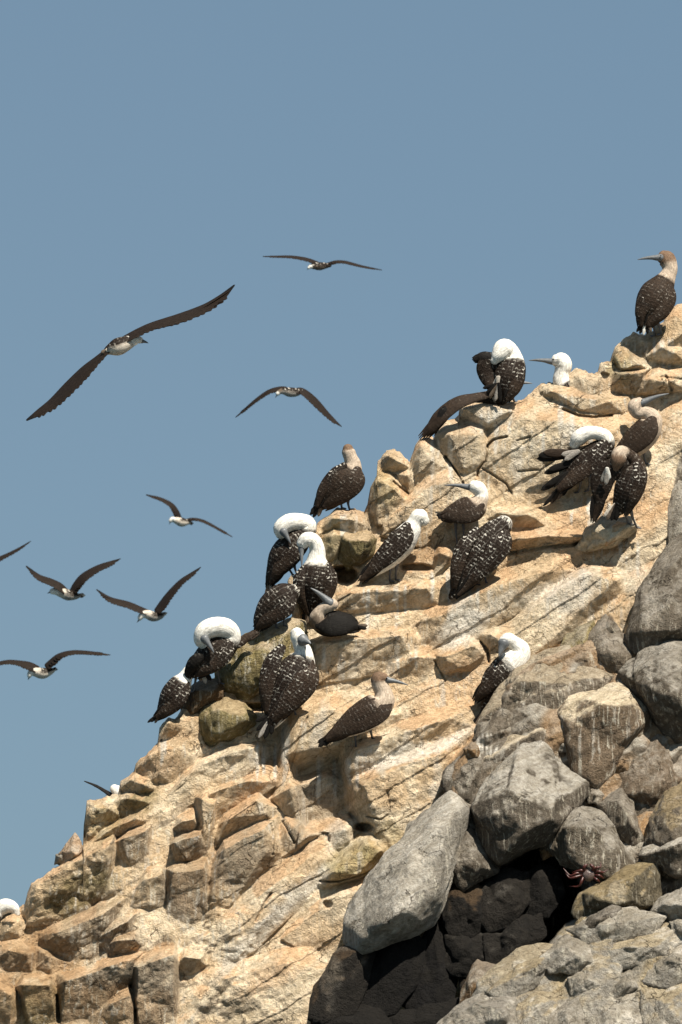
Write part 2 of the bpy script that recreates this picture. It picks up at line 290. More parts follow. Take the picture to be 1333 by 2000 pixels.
def parse(s):
    out = []
    for t in s.split():
        v = [float(q) for q in t.split(',')]
        out.append((v[0], v[1], v[2] if len(v) > 2 else -8.0))
    return out
SL = 0.48
def base_d(x, y): return SL * (1300 - y)
BLOCKS = """1305,600 1333,594 1370,590 1370,680 1300,700 1265,690 1270,660 1300,625 1320,610,22 1350,640,34 1310,670,22
1203,677 1218,672 1240,690 1258,702 1270,722 1215,728 1200,700 1225,690,26 1250,712,28 1212,720,28
1193,725 1210,722 1270,720 1240,765 1225,770 1193,765 1215,728,34 1258,728,28 1220,760,10
1222,668 1240,650 1272,650 1280,665 1262,700 1240,690 1250,662,8 1265,680,8
1262,700 1280,665 1300,655 1340,665 1340,710 1300,712 1270,705 1290,680,26 1320,690,28
1105,735 1130,719 1170,728 1190,760 1185,790 1120,790 1105,760 1130,735,26 1165,745,26 1150,775,22
1168,728 1172,708 1195,710 1195,730 1182,718,16 1180,728,14
1240,745 1290,715 1320,725 1333,720 1340,760 1300,762 1245,770 1270,740,24 1310,745,24
1050,762 1060,748 1110,752 1190,770 1220,775 1215,810 1150,812 1100,800 1055,780 1080,765,34 1130,775,36 1190,785,34 1140,802,30
1000,790 1050,765 1120,800 1180,815 1235,820 1230,900 1180,960,-20 1080,985,-30 1000,970,-20 945,950 950,870 985,830 1010,815,44 1100,822,48 1200,845,40 965,885,26 1010,950,-10 1150,940,-6
985,1062 1000,1040 1080,1035 1145,1040 1150,1060 1080,1070 1000,1080 1010,1052,30 1080,1047,32 1130,1048,28
1132,1066 1150,1030 1175,1010 1230,1010 1245,1030 1225,1050 1190,1068 1140,1075 1160,1035,36 1225,1025,42 1185,1060,36
845,845 865,823 905,820 948,835 952,870 948,905 925,925 890,922 870,895 850,865 878,848,30 935,850,32 940,895,14 905,912,14
895,790 915,776 950,775 1005,783 1012,810 985,835 950,840 900,820 893,805 910,800,34 950,792,38 995,800,36 955,828,22
808,870 822,852 840,852 860,880 880,915 850,940 810,960 800,900 825,870,34 845,900,30 820,930,16
748,890 758,878 775,880 800,900 800,915 770,925 748,918 762,890,28 785,905,28
722,985 725,930 740,922 765,925 795,960 800,980 760,1020 735,1018 740,937,36 765,950,38 790,975,20 745,990,12
765,925 808,918 812,950 795,965 775,940 798,930,22
755,1010 770,985 835,930 880,915 905,940 930,1000 870,1060 800,1060 755,1040 830,952,34 880,937,36 790,992,30 860,1030,0
945,990 1010,985 1060,1000 1060,1025 1000,1030 940,1020 970,1000,18 1030,1005,20
632,1030 635,1008 660,993 700,996 718,1030 690,1060 640,1045 650,1010,28 690,1018,32
632,1090 630,1050 655,1020 682,1030 672,1060 655,1092 650,1045,26 668,1045,24
665,1160 700,1140 740,1140 830,1135 862,1150 850,1180 760,1200 665,1190 690,1157,26 760,1152,34 830,1150,28 740,1187,10
845,1090 856,1064 882,1062 890,1090 860,1125 848,1120 860,1078,26 878,1085,26
600,1250 640,1240 720,1230 790,1225 815,1250 800,1290 700,1320 620,1330 610,1290 640,1257,38 700,1247,36 780,1240,36 640,1312,6 720,1300,6
760,1300 800,1270 840,1265 862,1290 830,1330 770,1330 800,1285,26 840,1285,26
845,1275 910,1240 935,1258 952,1290 920,1310 860,1320 870,1282,34 925,1262,36 900,1305,16
935,1240 950,1230 1010,1225 1000,1270 960,1280 940,1262 960,1240,24 990,1260,18
820,1215 850,1190 930,1140 1050,1100 1120,1080 1130,1120 1000,1200 930,1245 860,1260 835,1250 862,1203,30 940,1157,36 1060,1117,32 900,1240,2 980,1195,2
1010,1210 1100,1130 1140,1105 1190,1108 1220,1130 1215,1165 1160,1200 1060,1270 1020,1300 1000,1260 1080,1160,36 1140,1120,42 1200,1130,38 1060,1240,12 1150,1190,14
1190,1150 1270,1110 1290,1095 1280,1180 1230,1230 1190,1250 1170,1210 1250,1140,24 1220,1200,16
545,1480 560,1400 600,1372 640,1368 700,1350 760,1380 780,1400 660,1490 600,1530 550,1540 585,1398,48 640,1385,42 700,1400,30 575,1500,-4 650,1470,4
665,1520 690,1458 720,1440 800,1420 900,1370 930,1390 925,1430 800,1480 700,1550 690,1555 702,1467,44 760,1442,44 880,1402,40 692,1530,8
690,1570 698,1520 760,1480 860,1445 930,1420 910,1530 880,1600 830,1700 800,1720 760,1690 750,1640 725,1620 712,1532,66 765,1502,70 870,1468,60 765,1600,16 800,1670,-20 865,1560,16
540,1560 560,1525 640,1500 680,1530 690,1570 640,1620 610,1618 565,1590 575,1537,34 640,1517,38 662,1560,18 592,1592,2
622,1727 640,1690 700,1635 730,1628 757,1650 757,1690 700,1715 635,1737 648,1704,44 715,1652,54 748,1660,52 695,1706,42
645,1620 680,1590 692,1620 682,1660 650,1662 675,1612,24
540,1650 560,1600 590,1605 622,1630 580,1665 545,1677 575,1617,26 602,1635,26
405,1740 420,1680 440,1640 500,1610 535,1605 547,1670 500,1700 430,1790 410,1792 442,1655,56 512,1622,56 522,1665,34 420,1780,-12
425,1650 430,1610 440,1590 500,1550 537,1580 530,1602 450,1640 450,1600,42 500,1565,42 515,1590,28
400,1830 480,1740 600,1650 640,1660 660,1690 620,1740 520,1800 440,1900 400,1900 490,1762,28 600,1677,30 540,1770,22
560,1830 620,1760 700,1720 750,1700 720,1790 690,1850 600,1850 660,1752,30 720,1732,26 640,1820,12
340,2030 400,1900 470,1880 600,1850 640,1900 620,2030 440,1912,30 560,1882,30 520,1960,10
300,1580 380,1495 430,1465 500,1450 530,1460 520,1500 430,1545 340,1590 400,1490,28 480,1462,30 440,1530,8
380,1590 400,1545 470,1520 520,1500 545,1530 480,1560 430,1600 395,1620 412,1550,40 480,1525,34
262,1505 265,1490 300,1458 370,1440 380,1490 330,1530 280,1530 290,1475,34 350,1460,34 310,1515,16
310,1448 310,1420 330,1400 362,1400 367,1425 340,1440 330,1412,24
235,1545 235,1520 260,1508 290,1515 302,1545 270,1562 255,1522,30 285,1535,30
218,1570 250,1545 290,1550 302,1575 250,1592 225,1587 250,1560,28 280,1565,24
162,1620 168,1565 200,1556 225,1570 237,1600 200,1620 172,1643 185,1575,30 215,1580,34 190,1612,14
165,1665 200,1620 240,1600 290,1578 292,1610 230,1640 180,1662 210,1625,30 265,1600,30
50,1762 62,1720 130,1668 220,1630 225,1680 200,1740 165,1780 100,1800 60,1802 74,1730,56 140,1687,62 215,1652,58 190,1745,-26 100,1792,-26
222,1650 260,1620 300,1608 290,1680 260,1702 228,1680 240,1640,42 285,1625,40 260,1687,4
330,1650 345,1630 390,1618 402,1660 385,1682 345,1687 340,1645,42 390,1632,42 365,1680,18
335,1620 345,1595 380,1578 387,1620 360,1637 355,1605,32 378,1600,30
380,1560 395,1543 430,1538 422,1600 400,1672 388,1640 395,1560,48 420,1570,42
325,1700 340,1688 400,1678 412,1720 407,1790 380,1802 330,1792 338,1705,46 397,1697,46 370,1785,-6
258,1772 262,1740 290,1690 320,1690 327,1770 290,1782 280,1720,32 315,1710,36 295,1767,14
85,1822 100,1810 190,1770 240,1758 210,1830 180,1872 120,1872 88,1850 110,1822,38 200,1787,40 140,1862,2
185,1832 205,1810 240,1790 264,1785 257,1830 215,1862 190,1852 215,1820,34 250,1800,34
210,1847 225,1825 262,1815 274,1850 240,1872 220,1872 230,1838,36 262,1835,38
112,1930 118,1905 200,1878 272,1862 257,1920 240,1945 180,1992 125,2002 130,1915,48 200,1892,50 262,1873,48 150,1987,-4 220,1950,6
33,1932 50,1905 100,1908 114,1940 108,1992 60,2002 45,1925,42 97,1925,42 75,1987,0
-30,1990 -30,1910 10,1903 36,1935 42,1970 20,2012 0,1930,38 25,1945,36
258,1887 275,1868 340,1843 347,1900 337,2030 268,2030 262,1940 270,1888,54 337,1865,54 300,1990,-16
168,2030 170,1990 200,1955 257,1920 267,1960 272,2030 215,1960,32 255,1945,32
340,1882 360,1853 402,1858 402,1890 370,1907 340,1902 360,1870,32 390,1875,32
0,1802 30,1778 52,1800 42,1830 5,1837 25,1800,26
-20,1882 0,1840 40,1833 72,1860 60,1902 10,1902 20,1855,28 52,1865,28
70,1852 92,1848 132,1880 100,1907 70,1892 97,1868,24
940,1990 700,1330""".split('\n')
BLOCKS = [b for b in BLOCKS if len(b.split()) > 5]
PLANES = []
for b in BLOCKS:
    P = parse(b); C_ = np.mean([p[:2] for p in P], 0)
    P = [(C_[0] + (x - C_[0]) * 1.11, C_[1] + (y - C_[1]) * 1.11, k) if k <= 0 else (x, y, k * 1.22) for x, y, k in P]
    A = np.array([(x, y, base_d(x, y) - k) for x, y, k in P])
    cxy = A[:, :2].mean(0)
    back = A[A[:, 2] > -1e9].copy(); back = back[:max(5, len(back) - 3)].copy(); back[:, 2] += 90; back[:, :2] = cxy + (back[:, :2] - cxy) * 1.12
    PLANES.append((A[:, 0].min() - 14, A[:, 0].max() + 14, A[:, 1].min() - 14, A[:, 1].max() + 14, hull_planes(np.vstack([A, back]))))
# narrow cracks: polylines with width and depth
CRACKS = [([(870,890),(888,915),(905,945)],4,26),([(952,872),(948,900),(935,915),(932,930)],4,22),([(952,870),(965,858),(990,852)],4,20),
 ([(942,915),(965,930),(990,945),(1000,965)],3,12),([(553,1605),(562,1620),(575,1648)],3,14),([(586,1613),(580,1640),(577,1655)],3,14),([(530,1610),(533,1640),(532,1670)],3,14),
 ([(757,1545),(763,1575),(758,1600)],3,9),([(718,1595),(745,1602),(757,1592)],2.5,10),
 ([(625,1722),(660,1722),(755,1690)],4,22),([(940,1255),(952,1270),(955,1292)],5,28),([(500,1800),(520,1760),(530,1745)],4,14),
 ([(1100,800),(1130,812),(1160,816),(1195,812)],5,26),([(768,940),(785,955),(798,965)],4,20),([(1010,860),(1035,853)],3,10),([(1015,920),(1050,918)],3,10),
 ([(995,1082),(1040,1072),(1090,1066),(1150,1062)],6,16),([(1330,740),(1290,735)],3,10),([(1300,735),(1312,760)],5,18),([(700,1690),(698,1710)],2,6),
 ([(850,1290),(870,1330)],3,10),([(600,1400),(580,1450),(560,1530)],4,10),([(265,1975),(262,2000)],5,30),([(112,1945),(115,1995)],6,36),([(255,1925),(268,2000)],6,34)]
PITS = [(672,1122,30,18,90),(812,1108,34,8,26),(415,1440,16,18,60),(712,1618,20,9,50),(520,1380,50,10,40),
 (1150,1062,30,8,30),(640,1765,10,8,16),
 (706,1240,10,6,10),(1230,905,10,6,10)]

RECESS = [(632,1545,52,72,-12,62),(532,1452,20,44,10,34),(1010,1070,80,8,-14,10),(950,808,46,24,0,0)]
OUT = np.array([(925,1442),(968,1380),(1000,1312),(1040,1288),(1110,1262),(1150,1240),(1188,1202),(1222,1240),(1250,1160),(1296,1075),(1318,940),(1335,870),(1440,840),(1440,2100),(985,2100),(1005,1920),(1110,1800),(1150,1780),(1128,1715),(1070,1640),(985,1695),(905,1742),(872,1720),(862,1765),(800,1830),(690,1852),(690,1765),(795,1640),(872,1556),(880,1490)], float)
def out_mask(x, y):
    ins = np.zeros(x.shape, bool); dist = np.full(x.shape, 1e9); n = len(OUT)
    for i in range(n):
        a = OUT[i]; b_ = OUT[(i + 1) % n]
        c = ((a[1] > y) != (b_[1] > y)) & (x < (b_[0] - a[0]) * (y - a[1]) / (b_[1] - a[1] + 1e-9) + a[0]); ins ^= c
        e = b_ - a; q = np.clip(((x - a[0]) * e[0] + (y - a[1]) * e[1]) / (e @ e), 0, 1)
        dist = np.minimum(dist, np.hypot(x - a[0] - q * e[0], y - a[1] - q * e[1]))
    return np.where(ins, dist, -dist)
def depth(x, y, fine=True):
    x = np.asarray(x, float); y = np.asarray(y, float)
    shp = x.shape; x = x.ravel(); y = y.ravel()
    w1 = fbm(x / 46, y / 46, 3.1, 4, 5); w2 = fbm(x / 46, y / 46, 7.7, 4, 9)
    xw = x + 5 * w1; yw = y + 5 * w2
    big = chunks(x + 14 * w1, y + 14 * w2, 88, 41, off=0.22, tilt=0.35, side=0.9)
    d = base_d(x, y) - big * 0.45 + 5
    # slope is rounded back at the sky line
    for (x0, x1, y0, y1, PL) in PLANES:
        m = (x > x0) & (x < x1) & (y > y0) & (y < y1)
        if not m.any(): continue
        xx = xw[m]; yy = yw[m]
        fr = np.full(xx.shape, -1e9); bk = np.full(xx.shape, 1e9)
        for a, b_, c, h in PL:
            if abs(c) < 1e-4:
                # side wall: let it slope steeply instead of dropping vertically
                fr = np.maximum(fr, np.where(a * xx + b_ * yy > h, 1e9, -1e9)); continue
            dd = (h - a * xx - b_ * yy) / c
            if c < 0: fr = np.maximum(fr, dd)
            else: bk = np.minimum(bk, dd)
        ok = fr <= bk
        t = d[m]; d[m] = np.where(ok, np.minimum(t, fr), t)
    mid = chunks(x + 9 * w2, y + 9 * w1, 34, 77, off=0.20, tilt=0.42, side=0.9)
    sm = chunks(x + 5 * w1, y + 5 * w2, 14, 99, off=0.25, tilt=0.5, ang=-20, stretch=1.3)
    rough = 0.35 + 0.65 * sstep(-0.25, 0.35, fbm(x / 150, y / 150, 1.0, 3, 61))
    left = sstep(620, 350, x)
    d = d - mid * (0.26 + 0.50 * left) * rough - sm * (0.24 + 0.06 * left) * rough
    d = d - 5.0 * fbm(x / 60, y / 60, 0, 4, 21) - 1.6 * fbm(x / 9, y / 9, 0, 3, 22) * rough
    # thin bedding ledges running up to the right
    t = (-x * math.sin(math.radians(-33)) + y * math.cos(math.radians(-33)))
    t = t + 7 * fbm(x / 110, y / 110, 0, 3, 23)
    d = d - 2.6 * np.abs(np.mod(t / 23.0, 1) - 0.5) * rough * (1 - .6 * left) - 3.2 * (1 - .8 * left) * np.mod((t + 9 * w1) / 61.0, 1)
    for line, wd, dp in CRACKS:
        L = np.array(line, float)
        m = (x > L[:, 0].min() - 12) & (x < L[:, 0].max() + 12) & (y > L[:, 1].min() - 12) & (y < L[:, 1].max() + 12)
        if not m.any(): continue
        xx, yy = x[m] + 3 * w1[m], y[m] + 3 * w2[m]; best = np.full(xx.shape, 1e9)
        for i in range(len(L) - 1):
            a = L[i]; b_ = L[i + 1] - a; q = np.clip(((xx - a[0]) * b_[0] + (yy - a[1]) * b_[1]) / (b_ @ b_), 0, 1)
            best = np.minimum(best, np.hypot(xx - a[0] - q * b_[0], yy - a[1] - q * b_[1]))
        d[m] += dp * 0.7 * sstep(wd * .8, wd * 0.2, best)
    m = (x > 670) & (x < 1460) & (y > 830) & (y < 2120)
    if m.any():
        xx, yy = x[m], y[m]; a1, a2 = w1[m], w2[m]; ms = out_mask(xx + 9 * a1, yy + 9 * a2)
        do = -70 + (1300 - yy) * 0.75 - 34 - 1.0 * chunks(xx + 8 * a2, yy + 8 * a1, 62, 301, off=.25, tilt=.5, side=1.0, ang=-48, stretch=1.5) - .7 * chunks(xx + 5 * a1, yy + 5 * a2, 24, 302, off=.2, tilt=.5, side=.9, ang=-30)
        do = do - 1.6 * fbm(xx / 8, yy / 8, 0, 3, 303) - 70 * sstep(1770, 1850, yy) * sstep(940, 1040, xx)
        t = d[m]; k = sstep(-2, 12, ms); do = do + (1 - k) * 60
        d[m] = np.where(ms > -2, np.minimum(t, do), t)
    for cx, cy, rx, ry, an, dp in RECESS:
        aa = math.radians(an); uu = ((x - cx) * math.cos(aa) + (y - cy) * math.sin(aa)) / rx; vv = (-(x - cx) * math.sin(aa) + (y - cy) * math.cos(aa)) / ry
        d += dp * sstep(1.2, 0.65, np.maximum(np.abs(uu + .1 * w1), np.abs(vv + .1 * w2)))
    for cx, cy, rx, ry, dp in PITS:
        q = np.hypot((xw - cx) / rx, (yw - cy) / ry)
        d += dp * sstep(1.15, 0.6, q)
    return d.reshape(shp)

def blob(x, y, cx, cy, rx, ry, ang=0):
    a = math.radians(ang); u = ((x - cx) * math.cos(a) + (y - cy) * math.sin(a)) / rx; v = (-(x - cx) * math.sin(a) + (y - cy) * math.cos(a)) / ry
    return sstep(1.25, 0.6, np.hypot(u, v))

TAN = np.array((0.68, 0.52, 0.345)); PALE = np.array((0.75, 0.64, 0.48)); DUST = np.array((0.69, 0.455, 0.27)); GRY = np.array((0.25, 0.205, 0.155))
WHT = np.array((0.76, 0.73, 0.67)); OLV = np.array((0.20, 0.165, 0.065)); BRN = np.array((0.30, 0.19, 0.10)); SHADE_DKG = np.array((0.055, 0.048, 0.04)); LICH_ = np.array((.42, .33, .18)); GC = np.array((0.125, 0.105, 0.083)); GL = np.array((0.37, 0.345, 0.305))
# patches of rock colour: x, y, rx, ry, angle, colour, strength
PATCH = [(900,1225,60,34,-38,WHT,.9),(960,1190,70,18,-38,WHT,.35),(1110,1160,80,40,-40,WHT,.72),(1045,1220,50,50,-40,PALE,.8),(820,1465,120,18,-20,WHT,.8),(590,1745,110,20,-42,WHT,.85),
 (480,1850,90,22,-45,WHT,.7),(430,1490,70,24,-25,PALE,.9),(330,1560,60,20,-40,PALE,.8),(1245,1130,36,30,-40,WHT,.4),(665,1640,34,30,-45,WHT,.5),(980,1000,60,14,5,PALE,.8),
 (620,1570,60,50,0,GRY*1.25,.75),(470,1690,70,70,-30,GRY*1.15,.8),(365,1740,60,60,0,GRY*1.1,.85),(490,1600,40,26,-30,GRY*1.5,.5),(580,1640,45,32,0,GRY*1.4,.7),(370,1655,36,36,0,GRY,.8),
 (150,1820,110,50,-25,GRY*1.1,.85),(230,1850,60,60,0,GRY,.8),(190,1940,90,50,-20,GRY*.85,.9),(305,1940,50,90,0,GRY*.85,.85),(75,1960,60,60,0,OLV*1.1,.7),(10,1960,40,60,0,BRN,.6),
 (150,1740,90,40,-25,OLV*.75,.85),(50,1900,110,60,0,BRN*1.35,.6),(200,1970,160,50,0,BRN*1.2,.5),(380,1700,60,90,0,BRN*1.3,.35),(260,1570,60,24,-30,OLV*.9,.7),(200,1610,40,40,0,OLV*1.6,.4),(260,1650,40,40,0,GRY*1.1,.6),(690,1680,60,40,-25,OLV*1.8,.7),(770,1650,30,50,0,OLV*2,.35),
 (650,1060,30,50,0,OLV*1.5,.6),(745,960,30,45,0,OLV*2.0,.4),(1215,715,26,40,0,OLV*1.6,.65),(1225,745,40,24,0,GRY*1.3,.6),(890,870,40,44,0,GRY*2.0,.55),(1245,690,20,26,0,GRY*1.2,.7),
 (1160,760,30,24,0,GRY*1.8,.4),(850,900,30,40,0,GRY*2.1,.35),(870,960,60,30,-30,GRY*2.2,.35),(700,990,60,40,0,GRY*2.0,.4),(950,1060,180,26,-12,DUST*.9,.7),(1200,1010,130,60,-25,DUST*.85,.7),
 (640,1450,60,60,-30,PALE,.5),(520,1520,80,20,-40,DUST,.7),(480,1570,60,14,-40,DUST,.8),(560,1890,100,30,-30,DUST,.6),(250,1870,100,12,-15,DUST,.8),(60,1840,60,30,0,BRN*1.4,.7),
 (820,1080,50,40,0,BRN*1.3,.6),(1160,880,70,26,0,DUST*.9,.4),(1300,830,50,40,0,DUST*.8,.6),(720,1300,90,50,0,TAN*1.08,.4),(310,1490,40,30,0,DUST,.4),(340,1430,30,20,0,BRN*1.3,.5),
 (1150,1080,90,30,-20,DUST,.6),(900,1330,110,40,-35,DUST,.5),(950,815,60,30,0,WHT,.45),(1050,900,80,70,0,PALE,.6),(1120,870,18,60,0,WHT,.5),(1010,900,14,60,0,WHT,.5),(620,1430,14,60,10,WHT,.55),(720,1480,40,30,-30,WHT,.45),(1100,740,60,20,0,PALE,.6),(900,1180,30,20,-40,WHT,.7),(700,1220,80,16,-5,PALE,.6),(1040,1170,40,14,-40,WHT,.4),(700,1290,14,50,10,WHT,.4),(800,1560,14,60,0,PALE,.6),(850,1540,12,60,0,WHT,.45)]
SPLASH = [(1292,655),(990,790),(960,795),(1100,765),(1140,965),(1180,975),(1225,1050),(680,998),(775,1136),(720,1140),(900,1066),(940,1142),(890,1175),(650,1250),(575,1402),(525,1445),(700,1462),(640,1470),(950,1425),(860,1110),(1040,830),(1170,830),(860,850),(330,1420),(790,1250)]
def rock_color(x, y, nup, gx):
    n1 = fbm(x / 70, y / 70, 0, 4, 31); n2 = fbm(x / 22, y / 22, 0, 4, 32); n3 = fbm(x / 110, y / 110, 4, 3, 33)
    c = TAN + (PALE - TAN) * sstep(-0.25, 0.35, n1)[:, None]
    top = sstep(0.42, 0.72, nup) * sstep(-0.30, 0.25, n2 + n3 * 0.5)
    c = c + (DUST - c) * (0.75 * top)[:, None]
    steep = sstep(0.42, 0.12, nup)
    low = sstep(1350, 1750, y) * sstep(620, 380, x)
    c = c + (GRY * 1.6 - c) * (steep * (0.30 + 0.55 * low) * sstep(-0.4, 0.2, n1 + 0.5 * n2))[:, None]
    wob = 18 * n1; wob2 = 18 * n2
    for cx, cy, rx, ry, a, cc, s in PATCH:
        k = blob(x + wob, y + wob2, cx, cy, rx, ry, a) * s * (0.75 + 0.25 * sstep(-0.3, 0.3, n2))
        if cc is GRY or (cc[0] < 0.36 and s > 0.5): k = k * (0.45 + 0.55 * sstep(0.78, 0.45, nup))
        c = c + (np.asarray(cc) - c) * k[:, None]
    shade_k = sstep(870, 960, x + 10 * n2) * sstep(1560, 1640, y + 10 * n1)
    shade_k = shade_k * sstep(1560, 1430, x + 20 * n2)
    c = c + (SHADE_DKG * 0.5 - c) * shade_k[:, None]  # shade of the gaps behind the outcrop, painted near-black into the cliff
    m = (x > 670) & (x < 1460) & (y > 830) & (y < 2120)
    om = np.zeros(len(x)); om[m] = sstep(-3, 3, out_mask(x[m] + 9 * fbm(x[m] / 46, y[m] / 46, 3.1, 4, 5), y[m] + 9 * fbm(x[m] / 46, y[m] / 46, 7.7, 4, 9)))
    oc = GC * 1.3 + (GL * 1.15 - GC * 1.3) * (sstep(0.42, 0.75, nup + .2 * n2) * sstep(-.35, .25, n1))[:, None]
    oc = oc + (BRN * 1.3 - oc) * (0.6 * sstep(0.12, 0.4, n3) * sstep(1760, 1700, y))[:, None]
    oc = oc + (LICH_ - oc) * (0.6 * sstep(0.0, 0.35, n2 + n1) * sstep(1760, 1820, y))[:, None]
    c = c + (oc - c) * om[:, None]
    for i, (fx, fy) in enumerate(SPLASH):
        for j in range(5):
            q = h3(np.array([i * 7.0 + j]), np.array([3.0]), np.array([1.0]), 7)[0]; q2 = h3(np.array([i * 7.0 + j]), np.array([5.0]), np.array([1.0]), 7)[0]
            cx = fx + (q - .5) * 46; L = 14 + 34 * q2
            k = sstep(1.3, .5, np.hypot((x - cx + 3 * n2) / (2.0 + 2.6 * q2), np.maximum(0, np.abs(y - (fy + 6 + L)) - L * .5) / (L * .5)))
            c = c + (WHT - c) * (0.75 * k * sstep(-0.5, 0.1, n2))[:, None]
    return np.clip(c * 0.885, 0.008, 0.8)

def build_cliff():
    px = np.concatenate([np.arange(-900, -300, 30), np.arange(-300, -30, 6), np.arange(-30, 1365, 2.0), np.arange(1368, 1900, 6), np.arange(1900, 2400, 30)])
    NR = 740; nx = len(px)
    s = sil(px) + 4.5 * fbm(px / 17, px * 0, 2, 3, 71) + 3 * fbm(px / 5.5, px * 0, 2, 2, 72)
    bot = np.maximum(2062, s + 300)
    v = np.linspace(0, 1, NR)
    sm_ = np.interp(np.arange(-900, 2400, 2.0), px, s); kx = np.arange(-60, 61) * 2.0; kw = np.exp(-(kx / 42) ** 2); kw /= kw.sum()
    sm_ = np.convolve(np.pad(sm_, 60, mode='edge'), kw, 'valid'); st = np.interp(px, np.arange(-900, 2400, 2.0), sm_)
    Y = st[None] + (bot - st)[None] * v[:, None]; e0 = Y - st[None]
    Y = Y + (s - st)[None] * (1 - sstep(0, 170, e0)); X = np.repeat(px[None], NR, 0)
    d = depth(X, Y)
    # round the last few px before the sky line away from the viewer
    e = Y - s[None]; d = d + 26 * np.exp(-e / 5.0)
    gy = np.gradient(d, axis=0) / np.maximum(np.gradient(Y, axis=0), 1e-6)
    gx = np.gradient(d, axis=1) / np.gradient(X, axis=1)
    def bl(a):
        for _ in range(2):
            a = (np.roll(a, 1, 0) + a + np.roll(a, -1, 0)) / 3; a = (np.roll(a, 1, 1) + a + np.roll(a, -1, 1)) / 3
        return a
    gyb = np.clip(bl(gy), -4, 4); gxb = np.clip(bl(gx), -4, 4)
    nup = -gyb / np.sqrt(1 + gyb ** 2 + gxb ** 2)
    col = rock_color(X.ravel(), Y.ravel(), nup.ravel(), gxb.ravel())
    drip = np.clip(0.35 + 0.9 * sstep(-0.1, 0.3, fbm(X.ravel() / 90, Y.ravel() / 90, 5, 3, 81)), 0, 1)
    # back of the ridge and foot down to the sea
    nb = 22; t = np.linspace(1, 0, nb + 1)[:-1] ** 2
    Yb = s[None] + 900 * t[:, None] + 0.0; db = d[0][None] + 1300 * t[:, None] + 6
    Xb = np.repeat(px[None], nb, 0)
    db = db + 40 * t[:, None] * fbm(Xb / 120, Yb / 120, 0, 3, 90)
    nd = 110; q = (np.linspace(0, 1, nd + 1)[1:]) ** 1.3
    Yd = bot[None] + (3900 - np.minimum(bot, 3600))[None] * q[:, None]; Xd = np.repeat(px[None], nd, 0)
    ww = fbm(Xd / 60, Yd / 60, 0, 4, 56) * 14
    dd = d[-1][None] - (Yd - bot[None]) * 0.45 - (0.5 * chunks(Xd + ww, Yd - ww, 150, 55) + 0.5 * chunks(Xd - ww, Yd + ww, 48, 57)) * sstep(0, .05, q)[:, None]
    dd = dd - 300 * sstep(0, 260, Yd - bot[None]) * sstep(480, 760, Xd) * sstep(1900, 1400, Xd)
    XA = np.vstack([Xb, X, Xd]); YA = np.vstack([Yb, Y, Yd]); DA = np.vstack([db, d, dd])
    cb = np.tile(TAN * 0.9, (nb * nx, 1)); cd = rock_color(Xd.ravel() % 850, 1500 + (Yd.ravel() % 400), np.full(Xd.size, .5), None)
    CA = np.vstack([cb, col, cd]); SA = np.concatenate([np.full(nb * nx, .5), drip, np.full(nd * nx, .5)])
    V = W(XA.ravel(), YA.ravel(), DA.ravel())
    R = XA.shape[0]; idx = np.arange(R * nx).reshape(R, nx)
    f = np.stack([idx[:-1, :-1], idx[1:, :-1], idx[1:, 1:], idx[:-1, 1:]], -1).reshape(-1, 4)
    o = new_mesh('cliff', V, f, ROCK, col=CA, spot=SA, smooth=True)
    tag(o, None, None, kind='structure')
    return o
build_cliff()

def sea():
    m = bpy.data.materials.new('sea_water'); nt, b = nodes(m)
    b.inputs['Base Color'].default_value = (0.02, 0.05, 0.06, 1); b.inputs['Roughness'].default_value = 0.12
    n = noise(nt, mapping(nt, N(nt, 'NewGeometry').outputs['Position'], (1, 1, 1)), 0.9, 6, 0.6)
    bp = N(nt, 'Bump'); bp.inputs['Strength'].default_value = 0.6; bp.inputs['Distance'].default_value = 0.3
    nt.links.new(n, bp.inputs['Height']); nt.links.new(bp.outputs[0], b.inputs['Normal'])
    S = 9000
    o = new_mesh('sea', [(-S, -S, 0), (S, -S, 0), (S, S, 0), (-S, S, 0)], [[0, 1, 2, 3]], m, smooth=False)
    o['kind'] = 'structure'
sea()

# ------------------------------------------------------------------ boulders
_ico = {}
def ico(sub):
    if sub not in _ico:
        bm = bmesh.new(); bmesh.ops.create_icosphere(bm, subdivisions=sub, radius=1)
        bm.verts.ensure_lookup_table()
        v = np.array([x.co[:] for x in bm.verts]); f = np.array([[q.index for q in p.verts] for p in bm.faces]); bm.free()
        _ico[sub] = (v, f)
    return _ico[sub]

